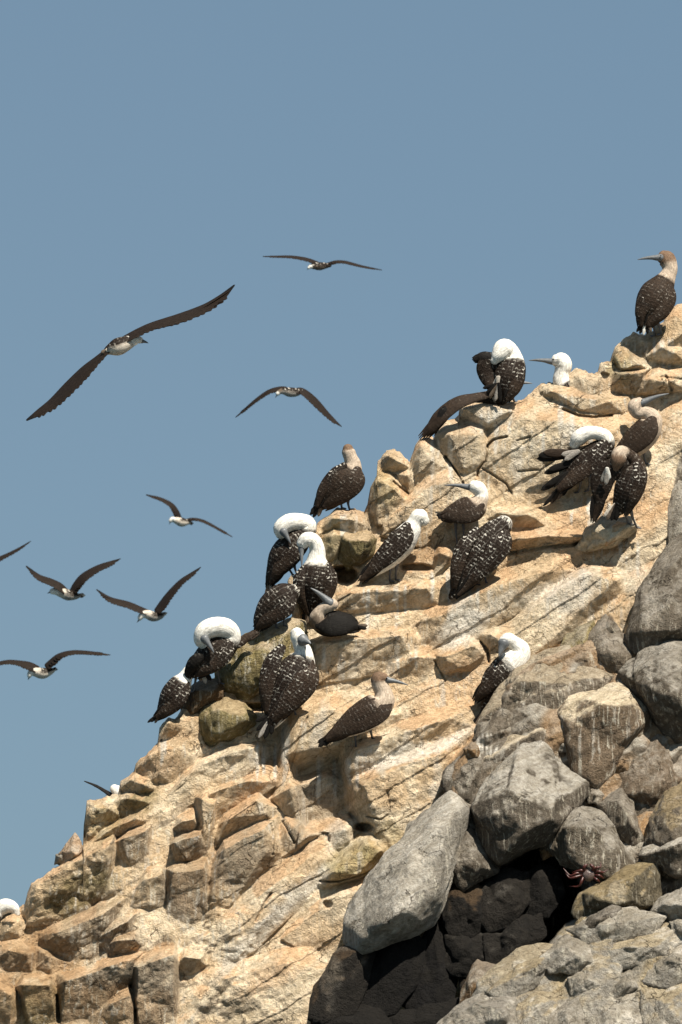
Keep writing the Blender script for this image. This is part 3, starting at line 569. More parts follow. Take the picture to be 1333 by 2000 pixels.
def rock(label, pts, dref, col, thick=70, slope=0.0, sub=6, rough=1.0, drip=0.6, seed=1, name='boulder', cat='rock', group=None, back=None, top=(0.33, 0.30, 0.26), topk=0.5, patch=(), white=0.25, grow=1.13, ks=2.1, pn=90):
    P = parse(pts) if isinstance(pts, str) else pts
    C_ = np.mean([p[:2] for p in P], 0)
    P = [(C_[0] + (x - C_[0]) * grow, C_[1] + (y - C_[1]) * grow, k) if k <= 0 else (x, y, k * ks) for x, y, k in P]
    cy0 = np.mean([p[1] for p in P])
    A = np.array([(x, y, dref + slope * (cy0 - y) - k) for x, y, k in P])
    cxy = A[:, :2].mean(0)
    out = np.array([a for a, p in zip(A, P) if p[2] <= 0])
    if len(out) < 4: out = A
    bk = out.copy(); bk[:, 2] = out[:, 2] + thick; bk[:, :2] = cxy + (bk[:, :2] - cxy) * 0.72
    H = np.vstack([A, bk]); PL = hull_planes(H)
    lo, hi = H.min(0), H.max(0); c = H.mean(0)
    v, f = ico(sub)
    sc3 = (hi - lo) / 2
    u = v * sc3; u = u / np.linalg.norm(u, axis=1)[:, None]
    rs = np.random.RandomState(seed)
    o3 = rs.rand(3) * 50
    uw = u + 0.022 * np.stack([fbm(u[:, 0] * 3 + o3[0], u[:, 1] * 3, u[:, 2] * 3, 3, seed), fbm(u[:, 0] * 3, u[:, 1] * 3 + o3[1], u[:, 2] * 3, 3, seed + 5), fbm(u[:, 0] * 3, u[:, 1] * 3, u[:, 2] * 3 + o3[2], 3, seed + 9)], -1)
    uw /= np.linalg.norm(uw, axis=1)[:, None]
    acc = 0
    for a, b_, cc, h in PL:
        nn = np.array((a, b_, cc)); hh = h - nn @ c
        if hh < 1e-3: continue
        acc = acc + np.maximum(0, uw @ nn / hh) ** pn
    # knocked-off corners: extra planes cut a little inside the hull
    for i in range(9 if sub > 5 else 0):
        nn = rs.normal(size=3); nn[2] = -abs(nn[2]) - 0.7; nn /= np.linalg.norm(nn)
        hh = ((H - c) @ nn).max() * rs.uniform(.84, .96)
        acc = acc + np.maximum(0, uw @ nn / hh) ** pn
    r = acc ** (-1 / pn)
    p = c + u * r[:, None]
    S = math.sqrt((hi - lo)[0] * (hi - lo)[1])
    X, Y, Z = p[:, 0] + o3[0], p[:, 1] + o3[1], p[:, 2] + o3[2]
    n = 0.013 * S * fbm(X / (S * .4), Y / (S * .4), Z / (S * .4), 4, seed) + 1.5 * fbm(X / 9, Y / 9, Z / 9, 3, seed + 3)
    wq = fbm(X / 30, Y / 30, Z / 30, 3, 3)
    n = n + 0.55 * chunks(X + 9 * wq, Y + Z * 0.7 + 6 * wq, max(22, S * .30), seed + 11, off=0.16, tilt=.45, side=0.9, ang=-20 - 40 * (seed % 3)) + 0.40 * chunks(X + 6 * wq, Y + Z * 0.7, 11, seed + 12, off=0.2, tilt=.5, side=0.8)
    p = p + u * (n * rough)[:, None]
    nrm = None
    V = W(p[:, 0], p[:, 1], p[:, 2])
    og = V.mean(0)
    # vertex normals for colouring by slope
    fn = np.cross(V[f[:, 1]] - V[f[:, 0]], V[f[:, 2]] - V[f[:, 0]]); vnm = np.zeros_like(V)
    for i in range(3): np.add.at(vnm, f[:, i], fn)
    vnm /= np.maximum(np.linalg.norm(vnm, axis=1)[:, None], 1e-12)
    if (vnm * (V - og)).sum() < 0: vnm = -vnm; f = f[:, ::-1]
    nup = vnm[:, 2]
    C0 = np.tile(np.asarray(col, float), (len(V), 1))
    n1 = fbm(X / 40, Y / 40, Z / 40, 4, 51); n2 = fbm(X / 14, Y / 14, Z / 14, 3, 52)
    C0 = C0 * (1 + 0.35 * n1)[:, None]
    if top is not None:
        C0 = C0 + (np.asarray(top) - C0) * (topk * sstep(0.40, 0.68, nup + 0.40 * n1 + 0.2 * n2))[:, None]
    C0 = C0 + (np.array((.62, .58, .52)) - C0) * (white * sstep(0.12, 0.5, n1 + 0.5 * n2) * sstep(-0.1, .5, nup) * 1.0)[:, None]
    for cx, cy, rx, ry, a, cc, s in patch:
        C0 = C0 + (np.asarray(cc) - C0) * (s * blob(p[:, 0] + 8 * n1, p[:, 1] + 8 * n2, cx, cy, rx, ry, a))[:, None]
    o = new_mesh(name, V, f, ROCK, col=np.clip(C0 * 0.85, 0.004, .8), spot=np.full(len(V), drip), origin=og)
    tag(o, label, cat, group)
    return o

def dd(x, y): return float(depth(np.array([x]), np.array([y]))[0])
GC = np.array((0.125, 0.105, 0.083)); GL = np.array((0.37, 0.345, 0.305)); SHADE_BK = np.array((0.012, 0.010, 0.008)); MOSS = np.array((0.20, 0.165, 0.08))  # the near-black tone is deep shade put into rock colour
# loose boulders on the tan slope
rock('mossy olive boulder wedged over a black hollow on the ridge', '662,1060 672,1043 722,1040 737,1052 733,1085 705,1112 680,1112 665,1090 680,1056,26 722,1056,28 700,1088,30', 112, MOSS, seed=3, thick=80, top=TAN, topk=.8, name='mossy_boulder', sub=5)
rock('large upright mossy boulder with pale streaks, left of the dark-faced bird', '433,1345 432,1310 455,1262 500,1230 560,1216 592,1222 600,1290 560,1340 505,1380 490,1386 455,1372 472,1290,22 545,1245,26 500,1350,26 560,1300,26', -8, MOSS * 1.3, seed=4, thick=90, top=TAN, topk=.6, name='mossy_boulder', drip=1.0, patch=[(480,1260,30,40,40,(.16,.13,.04),.6)])
rock('rounded green-grey boulder below the upright mossy one', '388,1410 403,1386 440,1367 475,1374 500,1400 498,1425 470,1446 420,1460 395,1452 430,1386,22 482,1405,26 430,1436,26', -52, MOSS * 1.25, seed=5, thick=90, top=TAN, topk=.5, name='mossy_boulder', sub=5)
rock('dark brown rock under the feet of the preening bird at the cliff edge', '358,1352 395,1332 432,1330 438,1368 402,1392 376,1418 362,1416 356,1380 385,1350,14 420,1350,14 380,1385,14', -30, BRN * .55, seed=6, thick=80, name='dark_rock', sub=5, white=.1)
rock('small pointed pinkish rock on the lower left skyline', '118,1694 116,1666 132,1650 146,1630 158,1642 168,1658 155,1682 140,1662,10 150,1670,12', -205, (.55,.40,.28), seed=7, thick=40, name='pointed_rock', sub=5)
rock('small grey speckled rock beside the pointed one on the lower left skyline', '106,1690 107,1668 118,1660 130,1664 130,1690 118,1675,8', -200, (.36,.33,.28), seed=8, thick=30, name='small_rock', sub=4)
rock('thin upright rock splinter between the scaly bird and the bill-down bird', '563,1140 570,1122 580,1128 588,1170 594,1222 574,1224 577,1150,6 583,1205,6', 32, TAN * .85, seed=9, thick=14, name='rock_splinter', sub=4)
rock('cream angular stone with a dark underside beneath the grooming brown-headed bird', '1130,1068 1150,1032 1178,1012 1228,1010 1246,1030 1225,1050 1190,1068 1142,1078 1160,1036,14 1228,1028,16 1188,1058,18', 100, PALE * .95, seed=10, thick=60, name='angular_stone', sub=5)
# dark outcrop in the lower right
OS = 0.75
def od(y): return -70 + (1300 - y) * OS
def orock(label, pts, k=0, col=GC, seed=20, **kw):
    P = parse(pts); cy = np.mean([p[1] for p in P])
    kw.setdefault('thick', 110)
    return rock(label, pts, od(cy) - k, col, slope=OS, seed=seed, **kw)
LICH = np.array((.40, .31, .17))
orock('grey block with vertical pale streaks, its orange top beside the half-hidden bird', '932,1430 955,1380 1000,1312 1035,1290 1110,1268 1170,1300 1205,1335 1110,1362 1082,1415 1000,1442 1015,1332,26 1150,1338,26 1050,1330,30 975,1400,10 1070,1400,8', 0, GC * 1.5, 21, drip=1, top=(.50,.42,.31), topk=.7, name='streaked_boulder')
orock('wedge of grey stone catching light between the tan slab and the streaked block', '1152,1292 1150,1250 1184,1204 1240,1268 1236,1290 1210,1330 1170,1312 1185,1230,16 1190,1270,30 1225,1280,20', 0, GC * 1.7, 22, name='grey_wedge', sub=5)
orock('small greenish stone tucked left of the grey wedge', '1095,1270 1110,1240 1160,1212 1165,1250 1160,1290 1120,1290 1140,1240,16 1140,1275,20', -20, MOSS * 1.6, 23, name='greenish_stone', sub=5)
orock('tall dark grey rock face on the right edge above the overhang', '1224,1246 1236,1200 1250,1150 1290,1090 1333,1048 1375,1030 1375,1240 1300,1262 1240,1270 1262,1170,30 1330,1090,36 1330,1220,36 1262,1240,30', 40, GC * 1.15, 24, name='tall_rock', top=GL, topk=.4)
orock('narrow pale grey slab running up the right edge of the photo', '1310,1060 1306,1000 1318,930 1334,866 1380,850 1380,1080 1325,950,16 1345,1000,26', 10, GL * 1.2, 25, name='pale_rock', white=.6)
orock('grey boulder with a black overhang at the right edge', '1216,1315 1240,1290 1300,1258 1375,1240 1375,1400 1310,1450 1262,1385 1250,1300,26 1320,1280,40 1275,1350,50 1340,1380,60', 40, GC * 1.0, 26, name='overhanging_boulder', top=GL, topk=.8)
orock('big brown face streaked white under a rounded pale brow', '1082,1405 1110,1362 1160,1345 1215,1338 1252,1385 1285,1402 1262,1445 1155,1552 1128,1530 1092,1450 1105,1405,26 1150,1375,50 1225,1385,46 1240,1430,30 1150,1530,6', 20, (.20,.15,.105), 27, drip=1.0, top=PALE * .95, topk=1.0, name='streaked_boulder', white=.2)
orock('low rounded grey rock beside the tail of the half-hidden bird', '926,1445 935,1415 962,1402 1003,1410 1008,1432 990,1450 950,1462 960,1418,14 985,1430,16', 10, GC * 1.6, 28, name='low_rock', sub=5, top=GL, topk=.6)
orock('slanting slab with a pale upper edge above the big dark block', '940,1490 960,1462 1060,1402 1088,1420 1092,1455 1030,1470 975,1520 965,1475,16 1060,1420,20 1030,1462,10', 20, GC * 1.2, 29, name='slanting_rock', sub=5, drip=1, top=PALE, topk=.7)
orock('small dark knobbly rock at the left tip of the outcrop', '866,1530 872,1505 900,1478 940,1470 962,1498 958,1540 928,1592 892,1575 890,1510,12 935,1500,16 915,1550,16', 10, GC * .9, 30, name='knobbly_rock', sub=5, rough=1.5)
orock('large angular block with a pale top and a brown front, centre of the outcrop', '916,1592 945,1545 1020,1455 1062,1460 1152,1547 1110,1592 1068,1642 980,1685 958,1662 935,1568,30 985,1540,56 1100,1590,50 1040,1500,26 1000,1640,46', 60, GC * .95, 31, top=GL * 1.15, topk=1.0, name='angular_boulder', white=.3)
orock('small grey wedge left below the large angular block', '858,1685 915,1610 952,1640 970,1702 905,1738 880,1715 912,1640,26 940,1690,26 885,1690,20', 30, GC * .95, 32, name='dark_wedge', sub=5, top=GL, topk=.3)
orock('streaked brown-grey block above the red crab', '1062,1645 1100,1592 1130,1575 1175,1598 1245,1690 1205,1735 1150,1712 1120,1700 1092,1692 1120,1610,40 1165,1625,46 1200,1700,30 1120,1680,30', 50, (.16,.135,.105), 33, drip=1.0, top=GL, topk=.7, name='streaked_boulder')
orock('triangular stone with a shaded hollow, right of the streaked block', '1168,1572 1215,1544 1237,1560 1258,1640 1237,1655 1190,1618 1212,1562,22 1235,1610,24 1195,1590,4', 44, GC * 1.4, 34, name='triangular_stone', sub=5)
orock('brown slab split by dark diagonal cracks near the right edge', '1160,1560 1200,1500 1290,1420 1375,1360 1375,1500 1300,1565 1245,1580 1215,1510,14 1300,1440,20 1300,1530,26 1230,1560,20', 16, (.22,.17,.125), 35, name='cracked_rock', rough=1.6)
orock('orange-stained rock in the gap left of the right-edge boulders', '1220,1640 1240,1570 1290,1540 1310,1600 1270,1660 1240,1680 1255,1600,14 1265,1640,12', 10, BRN * 1.5, 36, name='stained_rock', sub=5)
orock('grey boulder with a lichen top at the right edge, above the dark hole', '1258,1660 1272,1600 1300,1552 1375,1505 1375,1650 1300,1680 1295,1590,26 1345,1560,34 1320,1650,40', 60, GC * 1.35, 37, name='lichen_boulder', top=LICH, topk=.5)
orock('flat-topped pale ledge just under the lichen boulder', '1252,1672 1262,1655 1310,1632 1375,1600 1375,1700 1320,1712 1272,1690 1280,1665,20 1350,1640,34', 90, GC * 1.2, 38, name='flat_rock', sub=5, top=GL * 1.3, topk=.9)
orock('long olive-brown boulder lying in front of the dark hole', '1122,1782 1138,1745 1228,1690 1275,1686 1290,1760 1235,1785 1142,1795 1150,1752,26 1240,1712,34 1230,1770,34', 90, (.13,.11,.075), 39, name='long_boulder', top=LICH, topk=.6)
orock('big light grey boulder on the left of the outcrop, scuffed white', '672,1835 682,1762 722,1700 792,1640 870,1562 908,1600 892,1645 874,1705 866,1770 850,1806 800,1832 750,1822 692,1858 725,1735,40 800,1670,46 875,1590,40 760,1790,60 840,1760,56', 60, GL * .85, 40, name='grey_boulder', top=GL * 1.25, topk=.9, white=.7, thick=160)
orock('narrow grey rock leaning along the top of the big light boulder', '790,1640 800,1608 868,1566 885,1575 880,1600 820,1640 815,1612,12 865,1582,12', 20, GL * .9, 41, name='leaning_rock', sub=5, white=.5)
orock('small tan-flecked rock at the bottom of the black hollow', '900,1990 905,1930 935,1880 975,1890 1000,1910 990,1960 940,2000 930,1905,16 965,1925,20', 60, BRN * .5, 44, name='flecked_rock', sub=5, white=.3)
orock('grey pointed slab rising from the bottom edge beside the black hollow', '840,2040 870,1990 940,1942 1010,1950 1020,2040 930,1962,26 990,1975,36', 150, GL * .75, 45, name='pointed_rock', white=.5)
orock('wide light grey bedrock slab with yellow lichen filling the bottom right', '925,1960 1000,1890 1095,1810 1170,1785 1250,1795 1375,1770 1375,2060 960,2060 1020,1905,20 1110,1830,24 1250,1830,30 1350,1850,34 1150,1990,26', 110, GL * .85, 46, name='lichen_rock', rough=2.4, white=.7, top=LICH * 1.1, topk=.45, thick=150, patch=[(1140,1810,50,16,-10,LICH*1.2,.7),(1270,1920,24,70,10,LICH*1.1,.6),(1090,1930,14,50,10,LICH,.5)])
orock('small round grey stone on the lichen slab at the right edge', '1272,1782 1290,1752 1330,1735 1375,1720 1375,1800 1320,1812 1300,1765,20 1345,1770,26', 130, GL, 47, name='round_stone', sub=5, white=.5)
orock('thin dark grey stone lying across the head of the lichen slab', '1142,1812 1152,1790 1195,1768 1212,1774 1205,1795 1160,1822 1170,1795,12', 165, GC * .8, 48, name='thin_stone', sub=4)
orock('blocky grey stone at the bottom edge, nearest the middle of the lichen slab', '1070,2020 1085,1975 1130,1950 1140,1990 1138,2040 1075,2045 1105,1975,16 1115,2010,20', 170, GL * .95, 49, name='blocky_stone', sub=5, white=.6)

STONES = """955,1935 1010,1885 1065,1868 1070,1890 1040,1930 990,1960 1020,1900,14 1045,1890,14
1060,1870 1110,1825 1150,1850 1165,1880 1120,1900 1075,1900 1110,1845,16 1130,1870,16
1110,1815 1160,1790 1240,1775 1300,1790 1270,1830 1190,1850 1140,1840 1170,1805,14 1240,1798,16
1170,1860 1240,1830 1310,1820 1300,1870 1230,1890 1180,1890 1220,1848,16 1280,1850,14
1180,1930 1230,1895 1245,1930 1200,1962 1180,1960 1215,1920,14
1110,1912 1165,1890 1182,1930 1140,1952 1115,1945 1145,1912,14
1000,1975 1050,1940 1110,1950 1085,2000 1060,2030 1000,2030 1050,1960,18 1060,1995,16
1150,1965 1200,1965 1240,1940 1255,2000 1200,2040 1150,2040 1200,1980,18 1190,2010,14
1250,1880 1333,1840 1370,1850 1370,1900 1300,1930 1255,1920 1300,1875,16 1340,1880,16
1255,1935 1300,1930 1370,1910 1370,2040 1260,2040 1300,1960,18 1330,2000,16
1310,1800 1370,1790 1370,1835 1320,1832 1345,1812,12""".split('\n')
for i, st in enumerate(STONES):
    orock('small pale grey lichen-speckled stone bedded in the slab filling the bottom right corner', st, 150 + (i * 7) % 12, GL * (0.8 + 0.07 * (i % 4)), 60 + i, sub=5, name='bedded_stone', group='stones bedded in the lower right slab', white=.7, thick=50, top=LICH * 1.2, topk=(0.5 if i % 3 == 0 else 0.1))

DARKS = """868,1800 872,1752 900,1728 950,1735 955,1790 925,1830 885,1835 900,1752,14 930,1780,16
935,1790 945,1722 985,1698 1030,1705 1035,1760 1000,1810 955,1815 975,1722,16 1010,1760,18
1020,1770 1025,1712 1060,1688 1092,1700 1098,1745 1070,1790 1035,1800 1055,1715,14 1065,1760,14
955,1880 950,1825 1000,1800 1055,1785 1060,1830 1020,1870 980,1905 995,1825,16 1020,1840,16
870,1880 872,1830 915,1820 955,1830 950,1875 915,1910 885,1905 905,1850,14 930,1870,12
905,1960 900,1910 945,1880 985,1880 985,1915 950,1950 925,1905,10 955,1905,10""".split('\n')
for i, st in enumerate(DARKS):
    orock('broken rock painted shade-dark in the hollow, one of the pile under the large angular block', st, [10, 20, 0, 20, 0, -10][i], SHADE_BK * [.9, 1.6, .7, 1.1, .8, 2][i], 80 + i, sub=5, name='shaded_rock', group='dark rocks piled in the shaded hollow', white=.06, drip=0, rough=1.25, thick=90, top=BRN * .4 if i in (0, 5) else GC * .14, topk=.5)  # shade of the hollow is painted into these rock colours
WEDGED = """1148,1548 1165,1535 1180,1552 1170,1572 1150,1568 1163,1552,6
1050,1660 1066,1642 1086,1650 1084,1672 1062,1678 1068,1660,6
940,1575 950,1548 966,1552 962,1575 945,1588 953,1568,6
1232,1552 1250,1532 1272,1540 1268,1566 1244,1572 1252,1552,6
1205,1655 1222,1640 1240,1655 1232,1680 1212,1676 1222,1662,6
1085,1450 1100,1432 1118,1446 1112,1468 1092,1470 1102,1452,6
1205,1330 1222,1316 1240,1328 1232,1348 1212,1350 1222,1333,6
905,1462 922,1450 940,1460 934,1478 914,1480 922,1465,6
1240,1262 1254,1244 1275,1252 1270,1275 1250,1282 1257,1264,6
885,1590 902,1578 916,1592 906,1612 890,1610 900,1596,6
1292,1545 1312,1528 1336,1536 1330,1560 1304,1566 1314,1548,6
1236,1690 1256,1676 1278,1684 1272,1706 1248,1710 1256,1692,6""".split('\n')
for i, st in enumerate(WEDGED):
    orock('fist-sized angular grey stone wedged in a crack between the big outcrop boulders', st, 34, (GC * 1.4, BRN * .9, GL * .8)[i % 3], 100 + i, sub=4, name='wedged_stone', group='small stones wedged between outcrop boulders', thick=30, rough=1.3)

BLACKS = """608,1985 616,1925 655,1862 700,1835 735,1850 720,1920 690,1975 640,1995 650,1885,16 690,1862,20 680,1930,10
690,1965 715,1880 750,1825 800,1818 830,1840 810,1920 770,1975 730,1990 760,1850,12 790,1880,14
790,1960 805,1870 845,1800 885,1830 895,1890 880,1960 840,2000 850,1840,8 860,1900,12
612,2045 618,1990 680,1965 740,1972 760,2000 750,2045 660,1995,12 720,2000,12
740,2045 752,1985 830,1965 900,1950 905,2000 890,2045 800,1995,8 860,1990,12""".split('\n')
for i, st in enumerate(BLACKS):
    orock('wet rock coloured black for the deep shadow below the big light grey boulder', st, [30, 0, -20, 10, -10][i], SHADE_BK * [1.3, .6, .5, .8, .6][i], 120 + i, sub=5, name='wet_black_rock', group='black wet rocks under the big light grey boulder', white=.1 if i == 0 else .0, drip=0, rough=0.8, thick=120, top=BRN * .3 if i == 0 else SHADE_BK, topk=.6, patch=[(640,1890,26,34,-50,GC,.8)] if i == 0 else ())  # deep shade painted near-black into wet rock; grey patch paints the lit edge

# ------------------------------------------------------------------ ground under a pixel ray
bpy.context.view_layer.update()
_dg = bpy.context.evaluated_depsgraph_get()
CAMV = Vector((0, 0, CAMH)); FWD = Vector((0, cp, sp_))
def ground(px, py):
    tgt = Vector(W(px, py, 0).tolist()); v = (tgt - CAMV).normalized()
    hit, loc, *_ = sc.ray_cast(_dg, CAMV, v, distance=300)
    if not hit or loc.z < 0.5: return None
    return ((loc - CAMV).dot(FWD) / D0 - 1) * F

# ------------------------------------------------------------------ birds
PALETTE = {'w': (.64, .63, .60), 'b': (.0145, .0098, .007), 'k': (.007, .006, .0052), 'p': (.38, .315, .255), 'h': (.14, .092, .062),
           'j': (.026, .0175, .0122), 'g': (.27, .25, .23), 'n': (.11, .085, .065), 'c': (.46, .42, .37)}
SPOT = {'b': 1.0, 'j': 0.35, 'k': 0.05}
def crom(P, M):
    P = np.asarray(P, float); n = len(P)
    Q = np.vstack([2 * P[0] - P[1], P, 2 * P[-1] - P[-2]])
    seg = np.linalg.norm(np.diff(P[:, :3], axis=0), axis=1); cum = np.concatenate([[0], np.cumsum(seg)])
    s = np.linspace(0, cum[-1], M); out = np.zeros((M, P.shape[1]))
    i = np.clip(np.searchsorted(cum, s, side='right') - 1, 0, n - 2)
    t = ((s - cum[i]) / np.maximum(seg[i], 1e-9))[:, None]
    p0, p1, p2, p3 = Q[i], Q[i + 1], Q[i + 2], Q[i + 3]
    out = 0.5 * (2 * p1 + (p2 - p0) * t + (2 * p0 - 5 * p1 + 4 * p2 - p3) * t ** 2 + (3 * p1 - p0 - 3 * p2 + p3) * t ** 3)
    return out, s, i + t[:, 0]

def loft(path, ring=20, M=40, hint=(0, 0, 1), flat=None, trans=True, cap=True, lens=False):
    """path rows: x, y, z(toward viewer), half width[, ...]; flat: thickness function of half width"""
    P, s, ti = crom(np.asarray(path, float)[:, :4], M)
    C = P[:, :3]; r = np.maximum(P[:, 3], 0.4)
    T = np.gradient(C, axis=0); T /= np.maximum(np.linalg.norm(T, axis=1)[:, None], 1e-9)
    h = np.asarray(hint, float); n = h - T[0] * (h @ T[0]); n /= np.linalg.norm(n); Ns = [n]
    for i in range(1, M):
        if trans:
            n = Ns[-1] - T[i] * (Ns[-1] @ T[i])
        else:
            n = h - T[i] * (h @ T[i])
        n /= max(np.linalg.norm(n), 1e-9); Ns.append(n)
    Ns = np.array(Ns); B = np.cross(T, Ns)
    if cap:
        # close both ends with a rounded cap
        k = 4; 
        for side in (0, -1):
            a = np.linspace(0, math.pi / 2, k + 1)[1:]
            r0 = r[side]; sg = -1 if side == 0 else 1
            lim = min(r0, 9) if flat is None else min(r0, 4)
            extC = C[side] + sg * T[side] * (np.sin(a) * lim)[:, None]; extr = np.maximum(r0 * np.cos(a), 0.05)
            if side == 0:
                C = np.vstack([extC[::-1], C]); r = np.concatenate([extr[::-1], r]); Ns = np.vstack([np.repeat(Ns[:1], k, 0), Ns]); B = np.vstack([np.repeat(B[:1], k, 0), B]); T = np.vstack([np.repeat(T[:1], k, 0), T])
                s = np.concatenate([s[0] - (np.sin(a) * lim)[::-1], s]); ti = np.concatenate([np.zeros(k), ti])
            else:
                C = np.vstack([C, extC]); r = np.concatenate([r, extr]); Ns = np.vstack([Ns, np.repeat(Ns[-1:], k, 0)]); B = np.vstack([B, np.repeat(B[-1:], k, 0)]); T = np.vstack([T, np.repeat(T[-1:], k, 0)])
                s = np.concatenate([s, s[-1] + np.sin(a) * lim]); ti = np.concatenate([ti, np.full(k, ti[-1])])
    th = np.linspace(0, 2 * math.pi, ring, endpoint=False)
    tk = r if flat is None else np.minimum(flat(r), r)
    cw, sw = np.cos(th), np.sin(th)
    if lens: sw = np.sign(sw) * np.abs(sw) ** 1.3
    V = C[:, None] + B[:, None] * (r[:, None] * cw)[..., None] + Ns[:, None] * (tk[:, None] * sw)[..., None]
    m = len(C)
    nrm = B[:, None] * cw[None, :, None] * 1.0 + Ns[:, None] * sw[None, :, None]
    uv = np.stack([np.repeat(s[:, None], ring, 1), (r[:, None] * (np.arcsin(np.clip(cw, -1, 1)) if flat is None else cw)[None]) + 200 * (sw[None] < 0), np.zeros((m, ring))], -1)
    idx = np.arange(m * ring).reshape(m, ring)
    f = np.stack([idx[:-1], np.roll(idx[:-1], -1, 1), np.roll(idx[1:], -1, 1), idx[1:]], -1).reshape(-1, 4)
    return V.reshape(-1, 3), f, uv.reshape(-1, 3), np.repeat(ti[:, None], ring, 1).ravel(), nrm.reshape(-1, 3)

class Bird:
    def __init__(self, label, anchor, dref, name='seabird', cat='bird', group=None, D=D0, dist=None):
        self.D = D; self.d = dref
        e = bpy.data.objects.new(name, None); COL.objects.link(e)
        self.org = self.w([[anchor[0], anchor[1], 0]])[0]
        e.location = tuple(self.org); e.empty_display_size = 0.1; self.e = e
        tag(e, label, cat, group)
    def w(self, P):
        P = np.asarray(P, float); return W(P[:, 0], P[:, 1], self.d - P[:, 2], self.D)
    def mesh(self, name, V, f, mat, col=None, spot=None, uv=None, parent=None, flip=True):
        V = self.w(V) - self.org
        return new_mesh(name, V, f, mat, parent=parent or self.e, col=col, spot=spot, uv=uv)
    def feathered(self, name, path, codes, parent=None, belly=None, spotk=1.0, seed=0, fluff=0.5, **kw):
        V, f, uv, ti, nrm = loft(path, **kw)
        cc = np.array([PALETTE[c] for c in codes]); ss = np.array([SPOT.get(c, 0) for c in codes])
        n = len(codes); i0 = np.clip(np.floor(ti).astype(int), 0, n - 2); t = ti - i0
        t = t + 0.25 * fbm(V[:, 0] / 5, V[:, 1] / 5, V[:, 2] / 5, 3, seed + 3)
        t = sstep(0.25, 0.75, np.clip(t, 0, 1))
        C = cc[i0] * (1 - t)[:, None] + cc[i0 + 1] * t[:, None]; S = (ss[i0] * (1 - t) + ss[i0 + 1] * t) * spotk
        if belly is not None:
            (bx, by, bz), bc, thr = belly
            b = np.array((bx, by, bz), float); b /= np.linalg.norm(b)
            k = sstep(thr - 0.12, thr + 0.12, nrm @ b + 0.12 * fbm(V[:, 0] / 6, V[:, 1] / 6, 0, 3, 8))
            isdark = (C.mean(1) < 0.2)
            C = C + (np.array(PALETTE[bc]) - C) * (k * isdark)[:, None]; S = S * (1 - k)
        fr = np.clip(ti / (n - 1), 0, 1)
        S = S * ((1.15 - 0.95 * fr) if name == 'wing' else (0.35 + 0.9 * fr))
        V = V + nrm * (fluff * fbm(V[:, 0] / 3.5, V[:, 1] / 3.5, V[:, 2] / 3.5, 3, seed + 4))[:, None]
        return self.mesh(name, V, f, FEA, C, S, uv, parent)
    def wing(self, path, code='b', hint=(0, 0, 1), tips=4, spotk=1.0, thick=5.0, tipcode=None, spread=1.0, parent=None):
        P = np.asarray(path, float)
        if P.shape[1] == 3: P = np.column_stack([P[:, :2], np.zeros(len(P)), P[:, 2]])
        w = self.feathered('wing', P, [code] * (len(P) - 2) + ([code, code] if code == 'k' else ['j', 'j']), hint=hint, flat=lambda r: np.minimum(thick, r * 0.45), trans=False, ring=24, M=44, spotk=spotk, lens=True, seed=int(P[0, 0]))
        # flight feathers: overlapping blades past the wing tip
        if tips:
            VV, FF, UU = [], [], []; off = 0
            Q, _, _ = crom(P, 60); h = np.asarray(hint, float)
            for i in range(tips):
                a = i / max(1, tips - 1) - 0.5
                s0 = int(28 + 10 * (1 - abs(a))); p0 = Q[s0]; p1 = Q[-1]
                T = p1[:3] - Q[46][:3]; T = T / np.linalg.norm(T); Bx = np.cross(T, h); Bx /= np.linalg.norm(Bx)
                L = 7 * spread * (1 - 0.9 * abs(a + 0.2))
                tip = p1[:3] + T * L + Bx * a * p1[3] * 2.6 * spread - h * 0.6 * i
                st = p0[:3] + Bx * a * p0[3] * 1.1 - h * (0.6 * i)
                mid = (st * .45 + tip * .55) + Bx * a * 3
                ww = max(2.2, P[:, 3].max() * 0.20)
                V, f, uv, ti, nrm = loft(np.array([[*st, ww * .7], [*mid, ww], [*tip, 1.0]]), ring=8, M=14, hint=hint, flat=lambda r: np.minimum(0.9, r * .4), trans=False)
                VV.append(V); FF.append(f + off); UU.append(uv); off += len(V)
            V = np.vstack(VV); f = np.vstack(FF); uv = np.vstack(UU)
            c = np.tile(np.array(PALETTE[tipcode or ('k' if code == 'b' else code)]) * 1.1, (len(V), 1))
            self.mesh('flight_feathers', V, f, FEA, c, np.zeros(len(V)), uv, parent=w)
        return w
    def blades(self, name, base, tips, code, w=4.0, hint=(0, 0, 1), parent=None, edge=None):
        VV, FF, UU, CC = [], [], [], []; off = 0; b = np.array(base, float)
        for i, t in enumerate(tips):
            t = np.array(t, float); m = (b * .4 + t * .6)
            V, f, uv, ti, nrm = loft(np.array([[*b, w * .8], [*m, w], [*(b * .1 + t * .9), w * .8], [*t, w * .25]]), ring=8, M=16, hint=hint, flat=lambda r: np.minimum(0.9, r * .4), trans=False)
            c = np.tile(np.array(PALETTE[code if isinstance(code, str) and len(code) == 1 else code[i % len(code)]]), (len(V), 1))
            V[:, 2] += i * 0.8
            VV.append(V); FF.append(f + off); UU.append(uv); CC.append(c); off += len(V)
        V = np.vstack(VV); return self.mesh(name, V, np.vstack(FF), FEA, np.vstack(CC), np.zeros(len(V)), np.vstack(UU), parent)
    def bill(self, a, b, r=5.5, mask=True, hint=(0, 0, 1)):
        a = np.array(a, float); b = np.array(b, float); v = b - a; L = np.linalg.norm(v)
        dr = np.array([0, 0.03 * L, 0])
        pts = np.array([[*(a - v / L * 3), r * 1.15], [*(a + v * .08), r], [*(a + v * .35 - dr), r * .68], [*(a + v * .7 - dr), r * .42], [*b, r * .12]])
        V, f, uv, ti, nrm = loft(pts, ring=14, M=24, hint=hint)
        o = self.mesh('bill', V, f, BILL)
        return o
